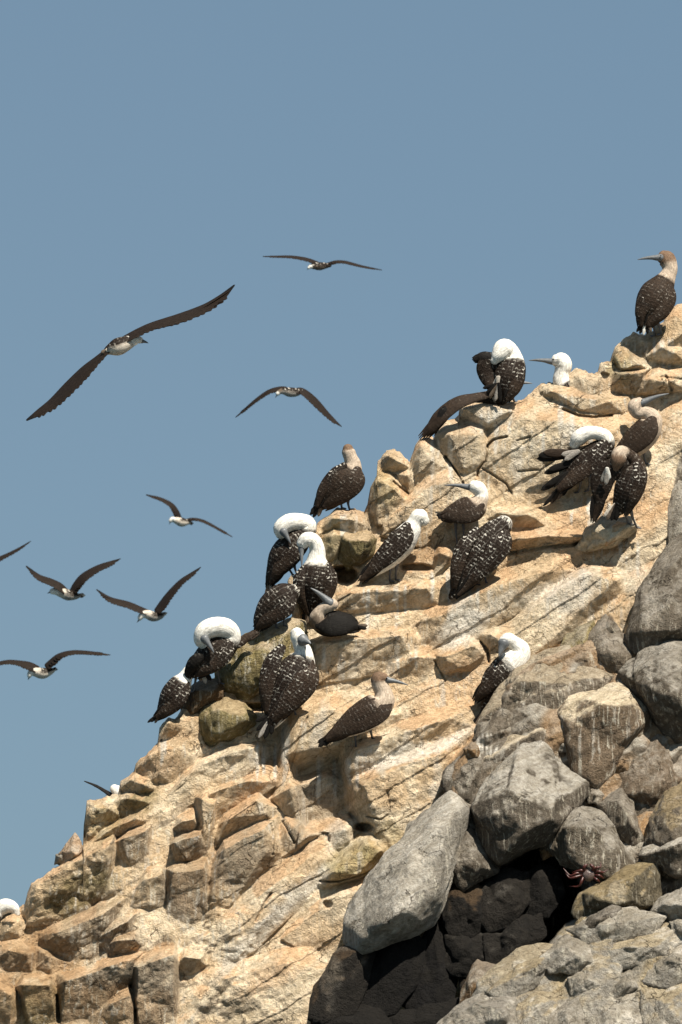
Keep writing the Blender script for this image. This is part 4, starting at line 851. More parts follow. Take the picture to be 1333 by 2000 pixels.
    def eye(self, p, r=1.5):
        v, f = ico(2); self.mesh('eye', v * r + np.array(p), f, EYE)
    def leg(self, hip, foot, toe=1, r=2.3, gz=None):
        fx, fy = foot[:2]; z = (self.d - gz) if gz is not None else (foot[2] if len(foot) > 2 else 0)
        ft = np.array([fx, fy, z + 1.0]); hp = np.array(hip, float)
        if len(hp) == 2: hp = np.array([hp[0], hp[1], z + 2])
        kn = hp * .5 + ft * .5 + np.array([-toe * 1.0, 0, 1.0])
        V, f, uv, ti, nrm = loft(np.array([[*hp, r * 1.9], [*kn, r], [*ft, r * .9]]), ring=10, M=12)
        lg = self.mesh('leg', V, f, LEG)
        # webbed foot: three toes with a web between
        VV, FF, off = [], [], 0; tips = [(9 * toe, 1.5, 3), (7.5 * toe, 2.6, 7), (8 * toe, .6, -2)]
        for t in tips:
            V, f, uv, ti, nrm = loft(np.array([[*ft, 1.3], [*(ft + np.array(t) * .6), 1.1], [*(ft + np.array(t)), .6]]), ring=8, M=8); VV.append(V); FF.append(f + off); off += len(V)
        pts = [ft] + [ft + np.array(t) * .92 for t in (tips[1], tips[0], tips[2])]
        web = np.array([p + np.array([0, s, 0]) for s in (-.4, .4) for p in pts])
        VV.append(web); wf = np.array([[0, 1, 2, 3], [7, 6, 5, 4], [0, 4, 5, 1], [1, 5, 6, 2], [2, 6, 7, 3], [3, 7, 4, 0]]); FF.append(wf + off)
        self.mesh('foot', np.vstack(VV), np.vstack(FF), LEG, parent=lg)

GP = 'seabirds perched on the cliff'; GF = 'seabirds flying past the cliff'
def perched(label, body, codes, feet=(), lean=0, belly=None, wings=(), tail=None, bill=None, eyes=(), dref=None, extra=0, legs=(), spotk=1.0, zoff=0, anchor=None, fluff=0.5, hint=(0, 0, 1), ring=28, blades=()):
    B = [tuple(p) if len(p) == 4 else (p[0], p[1], 0.0, p[2]) for p in body]
    if lean:
        y0 = feet[0][1] if feet else B[0][1]
        ln = lambda q: (q[0], q[1], q[2] + lean * (1 + (q[1] - y0) / 60.0), q[3])
        B = [ln(q) for q in B]; wings = [dict(wv, p=[ln(q) for q in wv['p']]) for wv in wings]
        if tail: tail = ((*tail[0][:2], tail[0][2] + lean), [(t[0], t[1], t[2] + lean) for t in tail[1]], *tail[2:])
    gz = [ground(*f) for f in feet]
    if dref is None:
        ok = [g for g in gz if g is not None]
        d = min(ok) - 12 if ok else 0
        for (x, y, z, r) in B:
            g = ground(x, y)
            if g is not None: d = min(d, g + z - r * 0.55)
        for wv in wings:
            for q in wv['p'][1:]:
                g = ground(q[0], q[1])
                if g is not None: d = min(d, g + (q[2] if len(q) == 4 else 0) - 3)
        dref = d
    dref = dref - zoff
    b = Bird(label, anchor or (feet[0] if feet else (B[0][0], B[0][1])), dref, group=GP)
    b.feathered('body', B, codes, belly=belly, ring=ring, M=64, seed=int(B[0][0]), fluff=fluff, spotk=spotk, hint=hint)
    for wv in wings:
        kw = {k: v for k, v in wv.items() if k != 'p'}
        b.wing(wv['p'], **kw)
    if tail: b.blades('tail', *tail)
    for bl in blades: b.blades(*bl)
    if bill: b.bill(*bill)
    for e in eyes: b.eye(*e if isinstance(e[0], tuple) else (e,))
    for (hip, i, toe) in legs:
        g = gz[i]; g = dref if g is None else max(min(g, dref + 40), dref - 40)
        b.leg(hip, feet[i], toe, gz=g)
    return b

def make_birds():
    # 1 top right juvenile
    perched('brown-headed bird standing on the topmost rock at the right edge, bill pointing left',
        [(1254,638,0,6),(1262,622,0,19),(1271,600,0,31),(1283,575,0,33),(1297,553,0,23),(1305,538,0,16),(1309,524,0,15),(1303,507,0,17),(1294,501,0,13)], 'jjjjjpphh', lean=14,
        feet=[(1292,652),(1279,655)], belly=((.9,.3,-.5),'j',.9),
        wings=[dict(p=[(1306,552,16,7),(1306,580,20,17),(1292,610,20,15),(1268,636,14,5)],code='j',hint=(.35,-.1,.9)),dict(p=[(1280,556,20,8),(1262,585,24,18),(1252,610,20,13),(1252,634,14,5)],code='b',hint=(-.4,-.1,.9))],
        tail=((1264,618,8),[(1244,648,6),(1250,652,6),(1257,654,6),(1265,652,6),(1272,648,6)],'kkwkn',3.6), bill=((1287,503,2),(1246,507,6),6), eyes=[((1291,499,11),1.6)],
        legs=[((1284,628,-4),0,-1),((1275,630,-4),1,-1)])
    # 3 hidden bird behind
    perched('brown bird sprawled behind the crown-showing preener, one long wing draped down the skyline rock',
        [(938,790,0,8),(958,780,0,16),(980,770,0,20),(1000,760,0,14),(1008,752,0,10)], 'jjjpp', dref=(ground(960,800) or 200) + 30, anchor=(960,790),
        wings=[dict(p=[(965,768,24,8),(930,776,34,11),(895,787,44,16),(862,812,44,17),(842,836,40,12),(829,850,36,4)],code='j',hint=(-.3,-.5,.8),spotk=.2,tips=6,spread=1.8),dict(p=[(900,788,38,9),(870,802,44,12),(852,830,44,9),(846,845,40,4)],code='k',hint=(-.3,-.5,.8),tips=3)],
        bill=((1014,748,0),(1040,749,0),4.5))
    # 2 top preener
    perched('preening ridge bird showing its white crown, left wing lifted, beside the peeking white-headed bird',
        [(984,784,0,6),(986,768,0,20),(993,742,0,31),(1000,715,0,28),(1000,697,0,20),(993,684,6,18),(984,682,14,20),(974,694,18,15),(966,704,16,9)], 'bbbbwwwww',
        feet=[(985,786),(1005,784)], zoff=14, lean=14,
        wings=[dict(p=[(1008,704,18,9),(1012,730,22,16),(1006,758,20,13),(992,780,14,5)],code='b',hint=(.35,0,.9),spotk=1.3),
               dict(p=[(988,706,10,12),(966,708,14,18),(950,716,14,19),(950,734,10,15),(960,752,8,11),(968,764,8,6)],code='b',hint=(.1,.1,1),tips=3,spotk=.3),
               dict(p=[(966,696,18,8),(944,696,18,10),(928,702,14,6)],code='k',hint=(0,-.4,.9),tips=5,spread=.7)],
        tail=((975,750,20),[(944,758,14),(950,768,14),(956,776,14),(968,782,16),(978,785,16)],'kkngk',4.0), blades=[('undertail',(974,738,27),[(958,776,18),(966,782,20),(974,776,22)],'cgc',6.5)],
        legs=[((984,770,4),0,-1),((1000,768,4),1,1)])
    # 4 white head behind the rock
    perched('white-headed bird in clean profile peeking over the skyline rock, long grey bill pointing left',
        [(1135,810,0,14),(1122,782,0,24),(1106,758,0,22),(1097,742,0,17),(1098,727,0,15),(1101,714,0,17),(1096,705,0,17),(1086,704,0,12)], 'bbbwwwww', dref=(ground(1092,756) or 150) + 30, anchor=(1110,790),
        bill=((1079,706,0),(1034,704,0),6), eyes=[((1081,702,11),1.8)])
    # 6 preener with fanned wing
    perched('white-necked bird preening its fanned wing and tail, on the upper right rock wall',
        [(1098,948,0,7),(1116,930,0,17),(1140,907,0,25),(1166,886,0,25),(1184,868,0,18),(1182,853,4,14),(1166,846,8,13),(1147,846,10,14),(1130,856,10,15),(1122,868,8,10)], 'bbbbbwwwww',
        feet=[(1130,961),(1150,958)],
        wings=[dict(p=[(1182,862,18,8),(1165,890,24,20),(1130,925,22,17),(1092,955,16,7)],code='b',hint=(-.1,-.3,.9),spotk=1.2)],
        tail=((1118,930,8),[(1070,975,4),(1062,988,4),(1076,984,4),(1090,975,4),(1100,968,6)],'nkjnk',4.2),
        blades=[('raised_feathers',(1124,886,10),[(1051,896,12),(1054,889,14),(1064,884,14)],'kkj',8.5),('raised_feathers',(1130,900,10),[(1065,924,10),(1072,918,12)],'kk',7.0),('raised_feathers',(1128,915,12),[(1058,957,10),(1068,948,12)],'kk',7.0),('raised_feathers',(1130,882,18),[(1098,888,16),(1104,898,16)],'gg',5.5)],
        legs=[((1135,935,0),0,-1),((1152,930,0),1,-1)])
    # 5 pale-brown bird at right
    perched('plain brown bird with dusty beige head, bill raised to the right, behind two preeners',
        [(1200,902,0,7),(1218,884,0,19),(1244,862,0,28),(1266,838,0,27),(1274,818,0,19),(1262,806,0,13),(1247,806,0,13),(1241,794,0,15),(1250,786,0,11)], 'jjjjppppp', feet=[(1262,905),(1240,915)],
        belly=((.85,.5,-.1),'p',.55), zoff=-6,
        wings=[dict(p=[(1276,816,16,8),(1264,840,24,23),(1236,868,22,21),(1204,896,12,8)],code='j',hint=(-.15,-.2,.95),spotk=.25)],
        bill=((1256,786,3),(1306,769,4),7), eyes=[((1254,782,9),1.4)], legs=[((1258,880,0),0,1),((1240,888,0),1,1)])
    # 7 brown-headed preener, right
    perched('brown-capped bird preening under its lifted black wing, standing on the cream angular stone',
        [(1200,1010,0,5),(1210,992,0,15),(1226,962,0,28),(1238,928,0,28),(1240,905,0,18),(1228,890,6,13),(1213,886,12,16),(1207,900,16,15),(1203,914,14,9)], 'bbbbjjphh', feet=[(1244,1030),(1228,1022)], belly=((.8,.2,-.6),'p',.8), zoff=10,
        wings=[dict(p=[(1245,905,18,8),(1250,935,24,15),(1240,972,22,12),(1224,1002,14,4)],code='b',hint=(.35,0,.9),spotk=1.1),
               dict(p=[(1226,906,12,12),(1200,914,16,20),(1180,930,14,24),(1174,955,12,20),(1172,978,10,11),(1165,998,8,6),(1160,1016,6,3)],code='b',spotk=.2,hint=(0,.1,1),tips=3)],
        tail=((1208,980,12),[(1180,1008,8),(1186,1014,8),(1194,1016,8),(1204,1016,8)],'cnkk',4.6), blades=[('underwing_patch',(1186,916,32),[(1176,940,26),(1184,946,26),(1190,936,26)],'ggw',5.0)],
        legs=[((1232,996,2),0,1),((1222,1000,2),1,1)])
    # 8 ridge brown bird from behind
    perched('brown bird seen from behind on the ridge above the white-necked preener, head turned away',
        [(620,996,0,6),(632,982,0,14),(648,962,0,25),(667,940,0,31),(684,922,0,25),(689,907,0,17),(685,894,0,13.5),(681,882,0,13),(680,876,0,10)], 'jjjjjppph', feet=[(683,994),(668,992)],
        belly=((.3,.8,-.4),'j',.9),
        wings=[dict(p=[(698,914,14,9),(692,938,24,23),(664,966,22,20),(634,990,12,6)],code='j',hint=(.25,-.1,.95),spotk=.7),dict(p=[(674,908,16,8),(650,930,18,14),(630,958,14,12),(619,988,10,5)],code='b',hint=(-.5,-.3,.8),spotk=.8)],
        tail=((632,980,6),[(608,998,4),(606,1005,4),(612,1010,4),(622,1008,4)],'kkkn',4.0), legs=[((680,975,-6),0,1),((668,975,-6),1,1)])
    # 9 preener with arched white neck (upper)
    perched('bird with arched white neck preening over the sky, directly left of the bill-down bird',
        [(524,1140,0,6),(536,1118,0,17),(554,1088,0,29),(577,1060,0,28),(596,1040,0,20),(600,1025,2,18),(585,1020,6,17.5),(565,1021,10,17.5),(550,1032,12,16),(551,1044,12,12)], 'bbbbbwwwww', feet=[(572,1122),(582,1125)], dref=(ground(640,1040) or 60) + 8,
        wings=[dict(p=[(588,1044,18,8),(570,1074,26,22),(548,1106,22,16),(529,1138,12,5)],code='b',hint=(-.1,-.2,.95))],
        tail=((534,1122,6),[(520,1148,4),(519,1160,4),(526,1168,4),(534,1160,4)],'kngk',3.6), bill=((556,1041,28),(568,1061,34),7), eyes=[((553,1046,25),1.6)], legs=[((560,1100,-6),0,1),((574,1098,-6),1,1)])
    # 11 headless scaly
    perched('hunched scaly-backed bird with its head tucked out of sight, on the upright mossy boulder',
        [(502,1228,0,6),(511,1210,0,17),(532,1184,0,28),(556,1165,0,28),(572,1156,0,18),(579,1152,-6,10)], 'bbbbbb', feet=[(540,1226),(556,1222)], spotk=1.1, dref=(ground(560,1240) or 0) + 14,
        wings=[dict(p=[(574,1160,14,8),(556,1182,24,22),(528,1204,20,18),(504,1226,10,6)],code='b',hint=(.05,-.1,1),spotk=.9)], legs=[((540,1205,-6),0,1),((556,1200,-6),1,1)])
    # 10 white head bill down
    perched('upright bird with white head bowed and long dark bill pointing straight down, scaly back',
        [(600,1200,0,7),(606,1175,0,22),(613,1142,0,34),(618,1112,0,30),(619,1092,0,19),(620,1072,0,15),(612,1056,2,14.5),(599,1054,4,14.5),(590,1063,4,11)], 'bbbbwwwww', feet=[(612,1212),(596,1212)], 
        wings=[dict(p=[(640,1102,10,8),(648,1132,16,14),(640,1165,16,11),(624,1192,10,4)],code='b',hint=(.5,0,.85)),dict(p=[(594,1108,18,7),(584,1135,24,13),(588,1168,22,10),(600,1196,14,4)],code='b',hint=(-.45,0,.9))],
        tail=((603,1180,12),[(592,1212,8),(600,1218,8),(609,1214,8)],'knk',4.5), bill=((589,1068,6),(590,1108,16),6), eyes=[((589,1063,14),1.5)], legs=[((615,1185,-4),0,1),((600,1188,-4),1,-1)])
    # 12 lying
    perched('dark bird lying flat on the slope, pinkish grey bill raised to the left',
        [(700,1226,0,7),(684,1220,0,19),(660,1218,0,25),(636,1217,0,25),(622,1208,4,18),(628,1192,8,12),(642,1184,10,12),(652,1180,10,11)], 'kkkknppp', feet=[(660,1246),(640,1248)],
        belly=((-.8,-.5,.2),'p',.75),
        wings=[dict(p=[(620,1222,18,7),(645,1222,26,20),(672,1220,24,20),(696,1222,14,9)],code='k',hint=(0,-.3,.95),spotk=.3,tips=3)],
        tail=((690,1222,8),[(718,1222,8),(716,1228,8)],'nk',4.0), bill=((643,1176,14),(608,1149,20),8.5), eyes=[((648,1174,20),1.4)])
    # 13 profile white
    perched('slim bird with white head and breast in profile, beside the boulder over the black hollow',
        [(712,1128,0,6),(730,1112,0,15),(757,1088,0,24),(784,1060,0,27),(802,1036,0,21),(811,1020,0,15),(820,1009,0,16),(829,1018,-2,11)], 'bbbbwwww', feet=[(774,1132),(762,1134)], belly=((.8,.55,0),'w',.5),
        wings=[dict(p=[(797,1024,14,8),(786,1050,22,23),(756,1084,22,20),(722,1118,14,9),(706,1132,10,5)],code='b',hint=(-.15,-.15,.95),spotk=.9)],
        tail=((728,1112,8),[(702,1130,10),(706,1136,10),(714,1138,10)],'nnk',4.5), legs=[((776,1102,0),0,1),((764,1106,0),1,1)])
    # 14 brown with white head bill left
    perched('brown bird with whitish head and long blue-grey bill pointing left, above the hunched scaly one',
        [(862,1008,0,6),(878,1004,0,15),(902,999,0,25),(926,992,0,25),(938,978,0,16),(941,965,0,13),(934,954,0,14.5),(924,950,0,12)], 'jjjjpwww', feet=[(894,1066),(908,1060)], belly=((0,.9,-.2),'n',.5),
        wings=[dict(p=[(942,984,12,8),(922,998,22,21),(892,1006,20,17),(866,1010,10,5)],code='j',hint=(0,-.2,.95),spotk=.7)],
        tail=((872,1005,4),[(853,1006,6),(856,1012,6),(862,1016,6)],'kkn',3.8), bill=((915,951,3),(869,948,4),6), eyes=[((917,948,11),1.5)], legs=[((890,1018,0),0,1),((906,1018,0),1,1)])
    # 15 scaly back
    perched('hunched bird with strongly scaled black-and-white back and hidden head, above the white guano wash',
        [(882,1166,0,6),(893,1148,0,12),(914,1114,0,23),(940,1074,0,31),(965,1044,0,28),(982,1026,0,20),(984,1022,-6,16)], 'bbbbbbw', lean=10, feet=[(932,1141),(950,1138)], spotk=1.5, belly=((.9,-.1,-.3),'w',.8),
        wings=[dict(p=[(988,1032,12,8),(980,1062,26,22),(948,1106,24,18),(912,1146,14,6),(896,1162,10,3)],code='b',hint=(.25,0,.95),spotk=1.1),dict(p=[(934,1034,22,9),(906,1068,28,16),(892,1110,24,14),(888,1146,14,6)],code='b',hint=(-.4,-.2,.9),spotk=1.9)],
        tail=((892,1146,6),[(878,1166,6),(882,1172,6),(892,1170,6)],'knk',4.5), legs=[((930,1118,-4),0,1),((948,1112,-4),1,1)])
    # 17 below left
    perched('lowest scaly ridge bird, white neck mostly hidden, dark tail jutting left over the sky',
        [(308,1400,0,6),(320,1388,0,15),(337,1364,0,26),(352,1340,0,24),(362,1324,0,15),(369,1310,-2,11),(373,1300,-4,8)], 'bbbbwww', feet=[(340,1404),(352,1402)], dref=(ground(350,1415) or -60) + 8,
        wings=[dict(p=[(364,1332,12,8),(350,1360,22,18),(330,1384,18,14),(308,1400,10,5)],code='b',hint=(0,-.1,1),spotk=1.0)],
        tail=((316,1390,4),[(289,1411,4),(296,1410,4),(303,1412,4)],'kkn',3.0))
    # 16 preener lower left
    perched('bird with big arched white neck on the dark rock, left of the upright mossy boulder',
        [(372,1322,0,6),(384,1307,0,18),(404,1290,0,29),(428,1270,0,30),(446,1254,0,23),(452,1240,2,19),(442,1228,8,20),(421,1225,12,20),(401,1233,14,19),(394,1250,14,15.5),(399,1260,14,10)], 'bbbbbwwwwww', feet=[(378,1350),(430,1334)],
        wings=[dict(p=[(450,1250,16,9),(436,1276,26,20),(410,1300,24,16),(384,1318,14,6)],code='b',hint=(0,-.15,1),spotk=1.3),dict(p=[(398,1278,26,8),(380,1292,26,12),(368,1312,18,8),(366,1326,12,3)],code='k',hint=(-.2,0,1),tips=3),dict(p=[(440,1268,4,10),(466,1256,2,10),(486,1243,0,8),(500,1236,-2,4)],code='j',hint=(0,-.3,.9))],
        tail=((392,1300,10),[(392,1330,8),(402,1334,8),(412,1328,8)],'ngk',5), bill=((402,1250,32),(418,1274,40),7.5), eyes=[((398,1252,33),1.7)], legs=[((384,1312,-4),0,-1),((424,1300,-4),1,1)])
    # 18 big bird with dark face
    perched('large scaly white-capped bird with dark face and white flank, right of the mossy boulder',
        [(524,1424,0,8),(537,1400,0,20),(553,1364,0,31),(571,1326,0,38),(587,1296,0,31),(592,1274,0,19),(586,1258,2,14),(582,1243,4,15),(579,1235,4,12)], 'bbbbbwwww', feet=[(578,1396),(546,1404)], lean=8, belly=((.9,.2,-.1),'w',.72), spotk=1.3,
        wings=[dict(p=[(606,1290,14,9),(601,1325,28,25),(572,1366,26,22),(536,1406,14,8)],code='j',hint=(.3,0,.95),spotk=2.2),dict(p=[(552,1262,16,9),(531,1296,22,18),(520,1342,20,16),(520,1388,12,6)],code='b',hint=(-.4,-.1,.9),spotk=1.3)],
        tail=((536,1395,10),[(500,1408,10),(502,1426,10),(506,1440,10),(517,1442,10),(530,1434,10)],'kkgkk',5), bill=((594,1251,18),(607,1257,32),11), eyes=[((588,1245,19),1.6)], legs=[((574,1376,-4),0,1),((548,1384,-4),1,1)])
    # 20 brown profile
    perched('sleek brown bird in profile, bill to the right, alone in the middle of the slope',
        [(642,1444,0,7),(664,1428,0,17),(696,1408,0,28),(728,1388,0,31),(748,1370,0,24),(749,1353,0,17.5),(742,1338,0,15.5),(741,1326,0,15.5),(750,1325,0,11)], 'jjjjppphh', feet=[(696,1458),(728,1442)], zoff=10, belly=((.45,.85,0),'c',.50),
        wings=[dict(p=[(762,1370,10,8),(742,1384,24,25),(704,1406,24,25),(662,1430,16,13),(640,1444,12,5)],code='j',hint=(-.05,-.15,.98),spotk=.45)],
        tail=((650,1436,6),[(622,1450,8),(623,1458,8),(634,1456,8),(646,1450,8)],'kkkk',5), bill=((757,1328,3),(797,1338,4),6), eyes=[((756,1325,11),1.8)], legs=[((695,1430,2),0,1),((724,1418,2),1,1)])
    # 21 half hidden by outcrop
    perched('bird with dark grey face and white neck, half hidden behind the grey outcrop',
        [(944,1402,0,7),(954,1374,0,15),(968,1342,0,29),(986,1312,0,31),(1008,1288,0,26),(1016,1270,0,20),(1004,1256,4,14),(992,1250,8,14.5),(985,1252,10,11)], 'bbbbwwwww', feet=[(960,1400)], spotk=1.1, dref=(ground(950,1350) or -20) - 26,
        wings=[dict(p=[(996,1290,20,9),(968,1316,26,20),(948,1346,22,14),(930,1366,12,5)],code='b',hint=(-.2,-.2,.95),spotk=1.0),dict(p=[(1006,1320,22,10),(985,1350,22,16),(966,1378,16,8)],code='j',hint=(.2,.1,.95),spotk=.4)],
        tail=((955,1378,10),[(923,1414,10),(928,1420,10),(936,1421,10),(945,1416,10)],'knkn',4.6), bill=((983,1259,27),(975,1281,36),10), eyes=[((984,1251,24),1.7)])
    # left edge and lower ridge
    perched('white-necked bird cut off by the left edge, low behind the rocks',
        [(-48,1812,0,14),(-30,1804,0,22),(-14,1794,0,18),(-4,1778,0,15),(12,1770,0,15),(26,1774,0,12),(32,1784,0,8)], 'bbbwwww', dref=(ground(20,1795) or -250) + 26, anchor=(-20,1800))
    perched('bird mostly hidden behind small ridge rocks, only a white patch and thin dark wing showing',
        [(262,1580,0,12),(248,1566,0,16),(236,1553,0,14),(229,1545,0,12),(224,1541,0,9)], 'bbwww', dref=(ground(245,1545) or -120) + 26, anchor=(250,1560),
        wings=[dict(p=[(222,1556,0,7),(205,1545,0,4.5),(188,1535,0,3.5),(166,1526,0,1.5)],code='k',hint=(0,-.6,.6),tips=0)])

def flyer(label, s, body, codes, left, right, bill, belly=((0, 1, .2), 'c', .1), tailt=None, tilt=0.42, off=0):
    b = Bird(label, (body[len(body) // 2][0], body[len(body) // 2][1]), off, D=D0 * s, group=GF, name='flying_seabird')
    B = [(x, y, z, r) for (x, y, z, r) in body]
    b.feathered('body', B, codes, belly=belly, ring=20, M=40, fluff=.3, spotk=.8)
    for side in (left, right):
        P = np.array(side, float); dx = P[-1, 0] - P[0, 0]; dy = P[-1, 1] - P[0, 1]; L = math.hypot(dx, dy)
        up = np.array([dy, -dx, 0]) / L
        if up[1] > 0: up = -up
        h = up * math.sqrt(1 - tilt ** 2) + np.array([0, 0, tilt])
        Q = np.column_stack([P[:, 0], P[:, 1], P[:, 2] if P.shape[1] == 4 else np.zeros(len(P)), P[:, -1] * 1.12 / (tilt + .10)])
        w = b.feathered('wing', Q, ['b'] + ['b'] * (len(Q) - 2) + ['k'], hint=tuple(h), flat=lambda r: np.clip(r * .16, .5, 2.6), trans=False, ring=18, M=40, spotk=.0, lens=True, fluff=.2)
        Qf, _, _ = crom(Q, 50); VV, FF, UU, o_ = [], [], [], 0
        for i, si in enumerate((30, 34, 38, 42, 45)):
            p0 = Qf[si]; T = Qf[-1][:3] - Qf[35][:3]; T /= np.linalg.norm(T); Bx = np.cross(T, h); Bx /= np.linalg.norm(Bx)
            if Bx[1] < 0: Bx = -Bx
            k = (4 - i) / 4; st = p0[:3]; tip = Qf[-1][:3] - T * L * 0.06 * k + Bx * Q[:, 3].max() * .30 * k + T * L * .02
            V, f, uv, ti, nrm = loft(np.array([[*st, 2.0], [*(st * .5 + tip * .5), 2.6], [*tip, .6]]), ring=6, M=8, hint=tuple(h), flat=lambda r: np.minimum(.5, r * .3), trans=False)
            VV.append(V); FF.append(f + o_); UU.append(uv); o_ += len(V)
        for i in range(16):
            si = int(4 + 40 * i / 16); p0 = Qf[si]; T = Qf[si + 2][:3] - Qf[si - 2][:3]; T /= np.linalg.norm(T); Bx = np.cross(T, h); Bx /= np.linalg.norm(Bx)
            if Bx[1] < 0: Bx = -Bx
            ch = p0[3]; sl = L / 16 * .95; tip = p0[:3] + Bx * ch * (1.01 + .02 * ((i * 7) % 5 - 2) / 2) + T * L * .015 * (1 + i / 8)
            V, f, uv, ti, nrm = loft(np.array([[*(p0[:3] + Bx * ch * .1), sl * .9], [*(p0[:3] * .4 + tip * .6), sl], [*tip, sl * .35]]), ring=6, M=8, hint=tuple(h), flat=lambda r: np.minimum(.6, r * .3), trans=False)
            VV.append(V); FF.append(f + o_); UU.append(uv); o_ += len(V)
        V = np.vstack(VV); b.mesh('flight_feathers', V, np.vstack(FF), FEA, np.tile(np.array(PALETTE['b']) * 1.15, (len(V), 1)), np.zeros(len(V)), np.vstack(UU), parent=w)
    if tailt: b.blades('tail', tailt[0], tailt[1], tailt[2] if len(tailt) > 2 else 'kk', tailt[3] if len(tailt) > 3 else 2.5)
    if bill: b.bill(*bill)
    return b

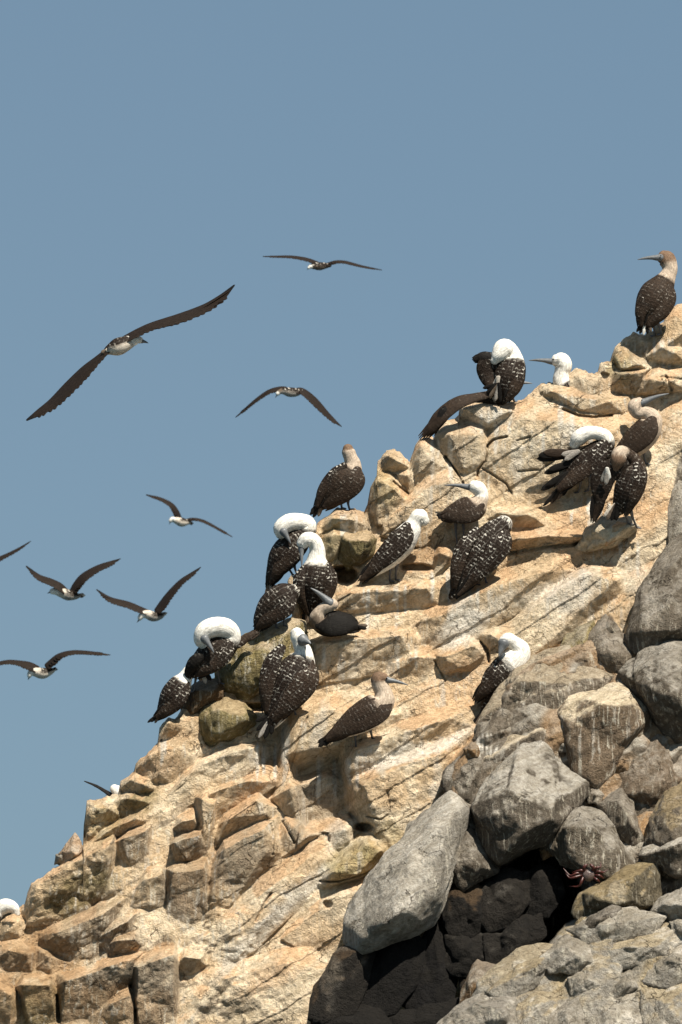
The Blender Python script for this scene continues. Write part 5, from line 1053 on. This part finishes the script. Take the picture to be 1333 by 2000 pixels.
def make_flyers():
    flyer('largest flying bird, brown wings spread wide and tilted, white head and bill to the right', 0.97,
        [(203,690,0,4),(213,684,0,10),(229,678,4,17),(246,671,0,15),(259,666,-6,11),(268,663,-10,9),(273,664,-12,7)], 'bbbbwww',
        [(212,684,0,6),(190,703,0,8),(168,724,2,12),(136,756,4,13),(104,787,4,11),(76,806,2,7),(55,819,0,2.5)], [(246,662,0,8),(272,648,0,8),(300,636,2,8),(352,621,4,10),(400,602,4,9),(432,582,2,7),(456,559,0,2)],
        ((277,666,-12),(290,670,-13),4.5), tailt=((214,684,4),[(198,688,6),(203,694,6),(207,683,6)],'nbc',4), belly=((.1,.9,.35),'c',.15))
    flyer('highest flying bird, wings held nearly level above all the others', 1.55,
        [(645,519,-4,3),(636,519,0,6),(625,520,4,8),(613,520,6,6),(607,521,8,4.5),(604,523,9,3)], 'bbbbww',
        [(620,514,0,4),(600,507,0,4),(572,502,0,3.2),(545,501,0,2.2),(516,501,0,1)], [(640,517,0,4),(655,512,0,3.5),(674,512,0,3.4),(707,520,0,2.4),(744,527,0,1)], ((604,523,9),(600,527,10),2), tilt=.3, belly=((-.3,.9,.2),'n',.2))
    flyer('flying bird with both wings arched steeply down, left of the upper ridge', 1.5,
        [(590,764,-2,4),(580,766,0,8),(567,766,4,9.5),(555,764,6,7),(548,765,8,5),(543,769,9,4)], 'bbbbnw',
        [(558,760,0,5),(545,760,0,5),(524,766,0,4.5),(495,786,0,3.2),(462,814,0,1)], [(582,763,0,6),(594,766,0,7),(614,783,0,8),(636,806,0,6),(652,821,0,4),(666,832,0,1.2)], ((543,770,9),(538,777,10),2.2), belly=((-.2,.9,.3),'g',.2))
    flyer('small flying bird, left wing raised and right wing drooping, above the V-winged pair', 1.75,
        [(377,1022,-4,1.5),(368,1020,0,5),(356,1020,4,9),(346,1017,6,7),(338,1014,8,5.5),(334,1017,9,4)], 'bbbcww',
        [(349,1011,0,6),(343,998,0,6),(333,985,0,5),(312,974,0,3.4),(288,967,0,1.4)], [(362,1017,0,3),(378,1014,0,3),(398,1018,0,3),(424,1031,0,2.2),(453,1048,0,.8)], ((334,1018,9),(331,1024,10),2), tailt=((368,1020,0),[(378,1022,0),(376,1025,0)],'nn',2), belly=((-.5,.8,.3),'c',.0))
    flyer('flying bird with V-raised wings and a pale tail, left of the close pair', 1.5,
        [(158,1163,-6,3),(148,1164,-2,7),(134,1162,2,11),(120,1158,6,9),(109,1155,8,7),(103,1155,9,6)], 'nbbcww',
        [(128,1155,4,7),(116,1145,4,8),(98,1136,2,7.5),(76,1127,0,6),(54,1108,0,2)], [(144,1155,0,8),(152,1142,0,9),(165,1127,0,9),(190,1111,0,7),(214,1101,0,5),(234,1092,0,1.2)], ((100,1156,9),(93,1159,10),2.6), tailt=((150,1163,-4),[(167,1163,-6),(164,1160,-6),(163,1166,-6)],'cgn',2.6), belly=((-.3,.9,.2),'g',.15))
    flyer('flying bird with steeply raised wings and drooping bill, right one of the close pair', 1.5,
        [(322,1198,-6,3),(313,1203,-2,7),(300,1204,2,10),(287,1200,6,8.5),(278,1202,8,6.5),(274,1207,9,5)], 'nbbcww',
        [(288,1196,4,6),(272,1190,2,7),(250,1181,0,7),(216,1171,0,5.5),(191,1153,0,1.5)], [(308,1194,0,8),(316,1184,0,9),(331,1163,0,8),(353,1138,0,6),(374,1122,0,4),(391,1109,0,1.2)], ((273,1210,9),(268,1216,10),2.4), tailt=((314,1201,-4),[(327,1197,-6),(325,1200,-6)],'cc',2.4), belly=((-.3,.9,.2),'g',.15))
    flyer('lowest flying bird near the left edge, wings bowed and bill hanging down', 1.5,
        [(108,1307,-6,3),(99,1311,-2,7),(84,1315,2,11),(70,1313,6,9),(61,1314,8,6.5),(58,1319,9,5)], 'bbbcww',
        [(72,1307,4,7),(56,1300,2,7.5),(38,1295,0,5.5),(14,1293,0,4.5),(-12,1299,0,3),(-34,1312,0,1)], [(93,1302,0,7),(102,1294,0,7),(118,1281,0,6),(144,1274,0,4.5),(180,1275,0,3.2),(214,1279,0,1)], ((58,1322,9),(55,1328,10),2.4), tailt=((98,1310,-3),[(113,1307,-6),(110,1304,-6)],'kk',2.4), belly=((-.2,.9,.2),'c',.15))
    flyer('single dark wing of a flying bird reaching in from the left edge', 1.6,
        [(-34,1118,-4,3),(-42,1120,0,7),(-55,1119,4,9),(-68,1117,6,6)], 'bbbw',
        [(-60,1112,0,5),(-80,1100,0,5),(-110,1086,0,3.5),(-140,1078,0,1)], [(-46,1112,0,6),(-28,1103,0,5.5),(0,1091,0,4.5),(30,1076,0,3),(59,1058,0,.8)], None)

def crab():
    d = (ground(1150, 1712) or -420) - 10
    dd_ = [ground(x, y) for x, y in ((1150, 1698), (1138, 1706), (1150, 1708), (1160, 1703), (1152, 1716))]
    dd_ = [q for q in dd_ if q is not None]
    d = min(dd_) - 6 if dd_ else d
    b = Bird('red-legged crab with a dark glossy shell clinging under a streaked block', (1150, 1716), d, name='rock_crab', cat='crab')
    v, f = ico(4)
    v = v.copy(); v = v * np.array([13, 12, 7]) * (1 + 0.05 * fbm(v[:, 0] * 3, v[:, 1] * 3, v[:, 2] * 3, 3, 4))[:, None]
    v[:, 0] *= 1 - 0.18 * (v[:, 1] / 12)
    b.mesh('carapace', v + np.array([1150, 1710, 4]), f, SHELLD)
    legs = [[(1140,1705,4),(1126,1706,10),(1114,1710,8),(1101,1696,2)], [(1140,1708,4),(1124,1713,10),(1112,1714,8),(1103,1700,2)], [(1140,1712,4),(1136,1722,10),(1130,1731,8),(1112,1731,2)], [(1141,1702,4),(1136,1700,10),(1126,1702,8),(1118,1704,3)],
            [(1160,1702,4),(1166,1695,10),(1173,1693,8),(1174,1684,2)], [(1161,1705,4),(1170,1702,10),(1178,1704,8),(1188,1698,2)], [(1161,1709,4),(1170,1710,10),(1177,1714,7),(1180,1716,2)], [(1160,1713,4),(1166,1718,9),(1171,1722,6),(1172,1726,2)]]
    for L in legs:
        P = np.array([[*p, w] for p, w in zip(L, (2.6, 2.8, 1.9, .7))]); V, ff, *_ = loft(P, ring=10, M=16); b.mesh('leg', V, ff, SHELL)
    for sx in (-1, 1):
        P = np.array([[1150 + sx * 7, 1701, 6, 2.2], [1150 + sx * 9, 1695, 10, 3.4], [1150 + sx * 5, 1690, 10, 3.0], [1150 + sx * 2, 1689, 9, .8]]); V, ff, *_ = loft(P, ring=10, M=14); b.mesh('claw', V, ff, SHELL)

make_birds(); make_flyers(); crab()
